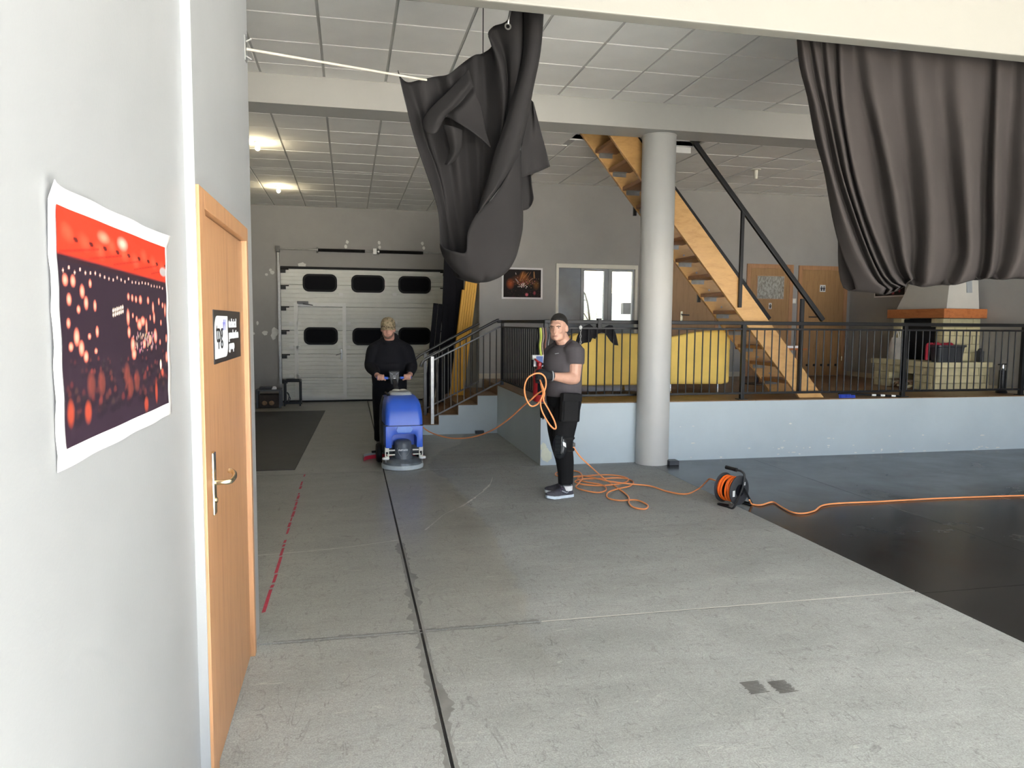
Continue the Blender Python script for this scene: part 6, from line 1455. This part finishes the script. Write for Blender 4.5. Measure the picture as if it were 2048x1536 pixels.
path2 = [ony(1079, 757, 6.66), ony(1085, 782, 6.73), ony(1090, 812, 6.99), ony(1101, 840, 7.09), ony(1122, 868, 7.07), ony(1140, 887, 6.94), ony(1146, 893, 6.87), ony(1160, 913, 6.86), ony(1180, 932, 6.87), fl(1207, 956, .02), fl(1232, 974), fl(1256, 992), fl(1258, 1006), fl(1268, 1015), fl(1290, 1018), fl(1295, 1010), fl(1272, 1000), fl(1240, 1001), fl(1216, 996), fl(1216, 985), fl(1238, 977, .012), fl(1260, 972), fl(1266, 963), fl(1245, 956), fl(1205, 957, .012), fl(1166, 958), fl(1150, 963), fl(1166, 969), fl(1205, 971, .014), fl(1246, 966), fl(1256, 957), fl(1225, 950), fl(1180, 951), fl(1155, 957), fl(1172, 964, .016), fl(1205, 970, .02), fl(1212, 980), fl(1195, 985), fl(1165, 980), fl(1152, 974), fl(1158, 966, .02), fl(1165, 955, .02), fl(1158, 944), fl(1136, 941), fl(1114, 945), fl(1113, 951), fl(1138, 954), fl(1170, 952, .02), fl(1215, 962, .028), fl(1262, 968, .02), fl(1300, 972), fl(1335, 983), fl(1372, 988), fl(1398, 977), ony(1413, 963, 6.55), ony(1421, 958, 6.45), ony(1441, 966, 6.33)]
cord(path2, 'extension_cord', 'orange_cord', 'orange cable piled in loose loops on the floor and leading to the reel')
path3 = [ony(1499, 1000, 6.0), fl(1504, 1008), fl(1522, 1010), fl(1545, 1004), fl(1560, 1012), fl(1580, 1023), fl(1602, 1027), fl(1628, 1022), fl(1645, 1011), fl(1680, 1006.5), fl(1760, 1003), fl(1850, 998), fl(1950, 994), fl(2048, 991), fl(2180, 987)]
cord(path3, 'extension_cord', 'orange_cord', 'orange cable running from the reel across the black floor')
# reel: axis seen obliquely
RO = Vector((3.43, 6.13, .150)); ax = Vector((.405, -.914, 0)).normalized(); px_ = Vector((.914, .405, 0)).normalized(); zz_ = V(0, 0, 1)
re_ = empty('cable_reel', (RO.x, RO.y, 0), 'black cable reel with wound orange cable standing at the edge of the black floor', 'cable reel')
HW = .085
for s_ in (-1, 1):
    fo = build(MB().lathe([(.0, -.006), (.130, -.006), (.138, -.002), (.138, .004), (.130, .007), (0, .007)], RO+ax*(HW*s_), ax, 40), 'flange', 'dark_plastic', re_)
    if s_ == 1:
        build(MB().lathe([(.055, .007), (.055, .014), (.0, .016)], RO+ax*HW, ax, 24), 'socket_hub', 'board_black', fo)
        for (u, v_, w_, h_) in ((-.085, -.02, .030, .055), (.065, .055, .026, .03)):
            c = RO+ax*(HW+.0078)+px_*u+zz_*v_; build(MB().obox(c, (w_, .002, h_), Matrix((px_, ax, zz_)).transposed()), 'sticker', 'label_white', fo, 0)
build(MB().lathe([(.06, -HW), (.06, HW)], RO, ax, 24), 'drum', 'board_black', re_)
rr_ = random.Random(3)
for k in range(13):
    t = -HW+.012+k*(2*HW-.024)/12; R_ = .104+.010*math.sin(k*2.1)
    n_ax = (ax+px_*rr_.uniform(-.16, .16)+zz_*rr_.uniform(-.12, .12)).normalized(); a_ = (zz_-n_ax*zz_.dot(n_ax)).normalized(); b_ = n_ax.cross(a_)
    build(MB().tube([RO+ax*(t*.88)+(a_*math.cos(q_)+b_*math.sin(q_))*R_ for q_ in [2*math.pi*i/36 for i in range(36)]], RC, 7, True), 'wound_cable', 'orange_wound', re_)
# stand: bent tube with feet and grip
fr0 = RO+ax*(HW+.035)
def fp_(u, z, a=0): return Vector((fr0.x, fr0.y, 0))+px_*u+ax*a+V(0, 0, z)
build(MB().tube(catmull([fp_(.155, .012), fp_(.10, .075), fp_(.035, .16), fp_(0, .185), fp_(-.035, .12), fp_(-.12, .012), fp_(-.125, .010, -.07), fp_(-.115, .010, -.165), fp_(-.095, .010, -.175), fp_(-.07, .010, -.09)], 5), .0095, 8), 'stand_tube', 'black_metal', re_)
build(MB().tube(catmull([fp_(.0, .165), fp_(.015, .23), fp_(.022, .298), fp_(.015, .325, -.03), fp_(.01, .330, -.06), fp_(.01, .336, -.19)], 5), .0095, 8), 'arm', 'black_metal', re_)
gp = build(MB().tube([fp_(.01, .331, -.075), fp_(.01, .334, -.13), fp_(.01, .337, -.195)], [.019, .0175, .018], 12), 'grip', 'black_rubber', re_)
build(MB().tube([fp_(.155, .012), fp_(.16, .010, -.10), fp_(.16, .010, -.2)], .0095, 8), 'rear_foot', 'black_metal', re_)
build(MB().cyl(RO-ax*(HW+.01), RO+ax*(HW+.045), .014, n=12), 'axle', 'black_metal', re_)
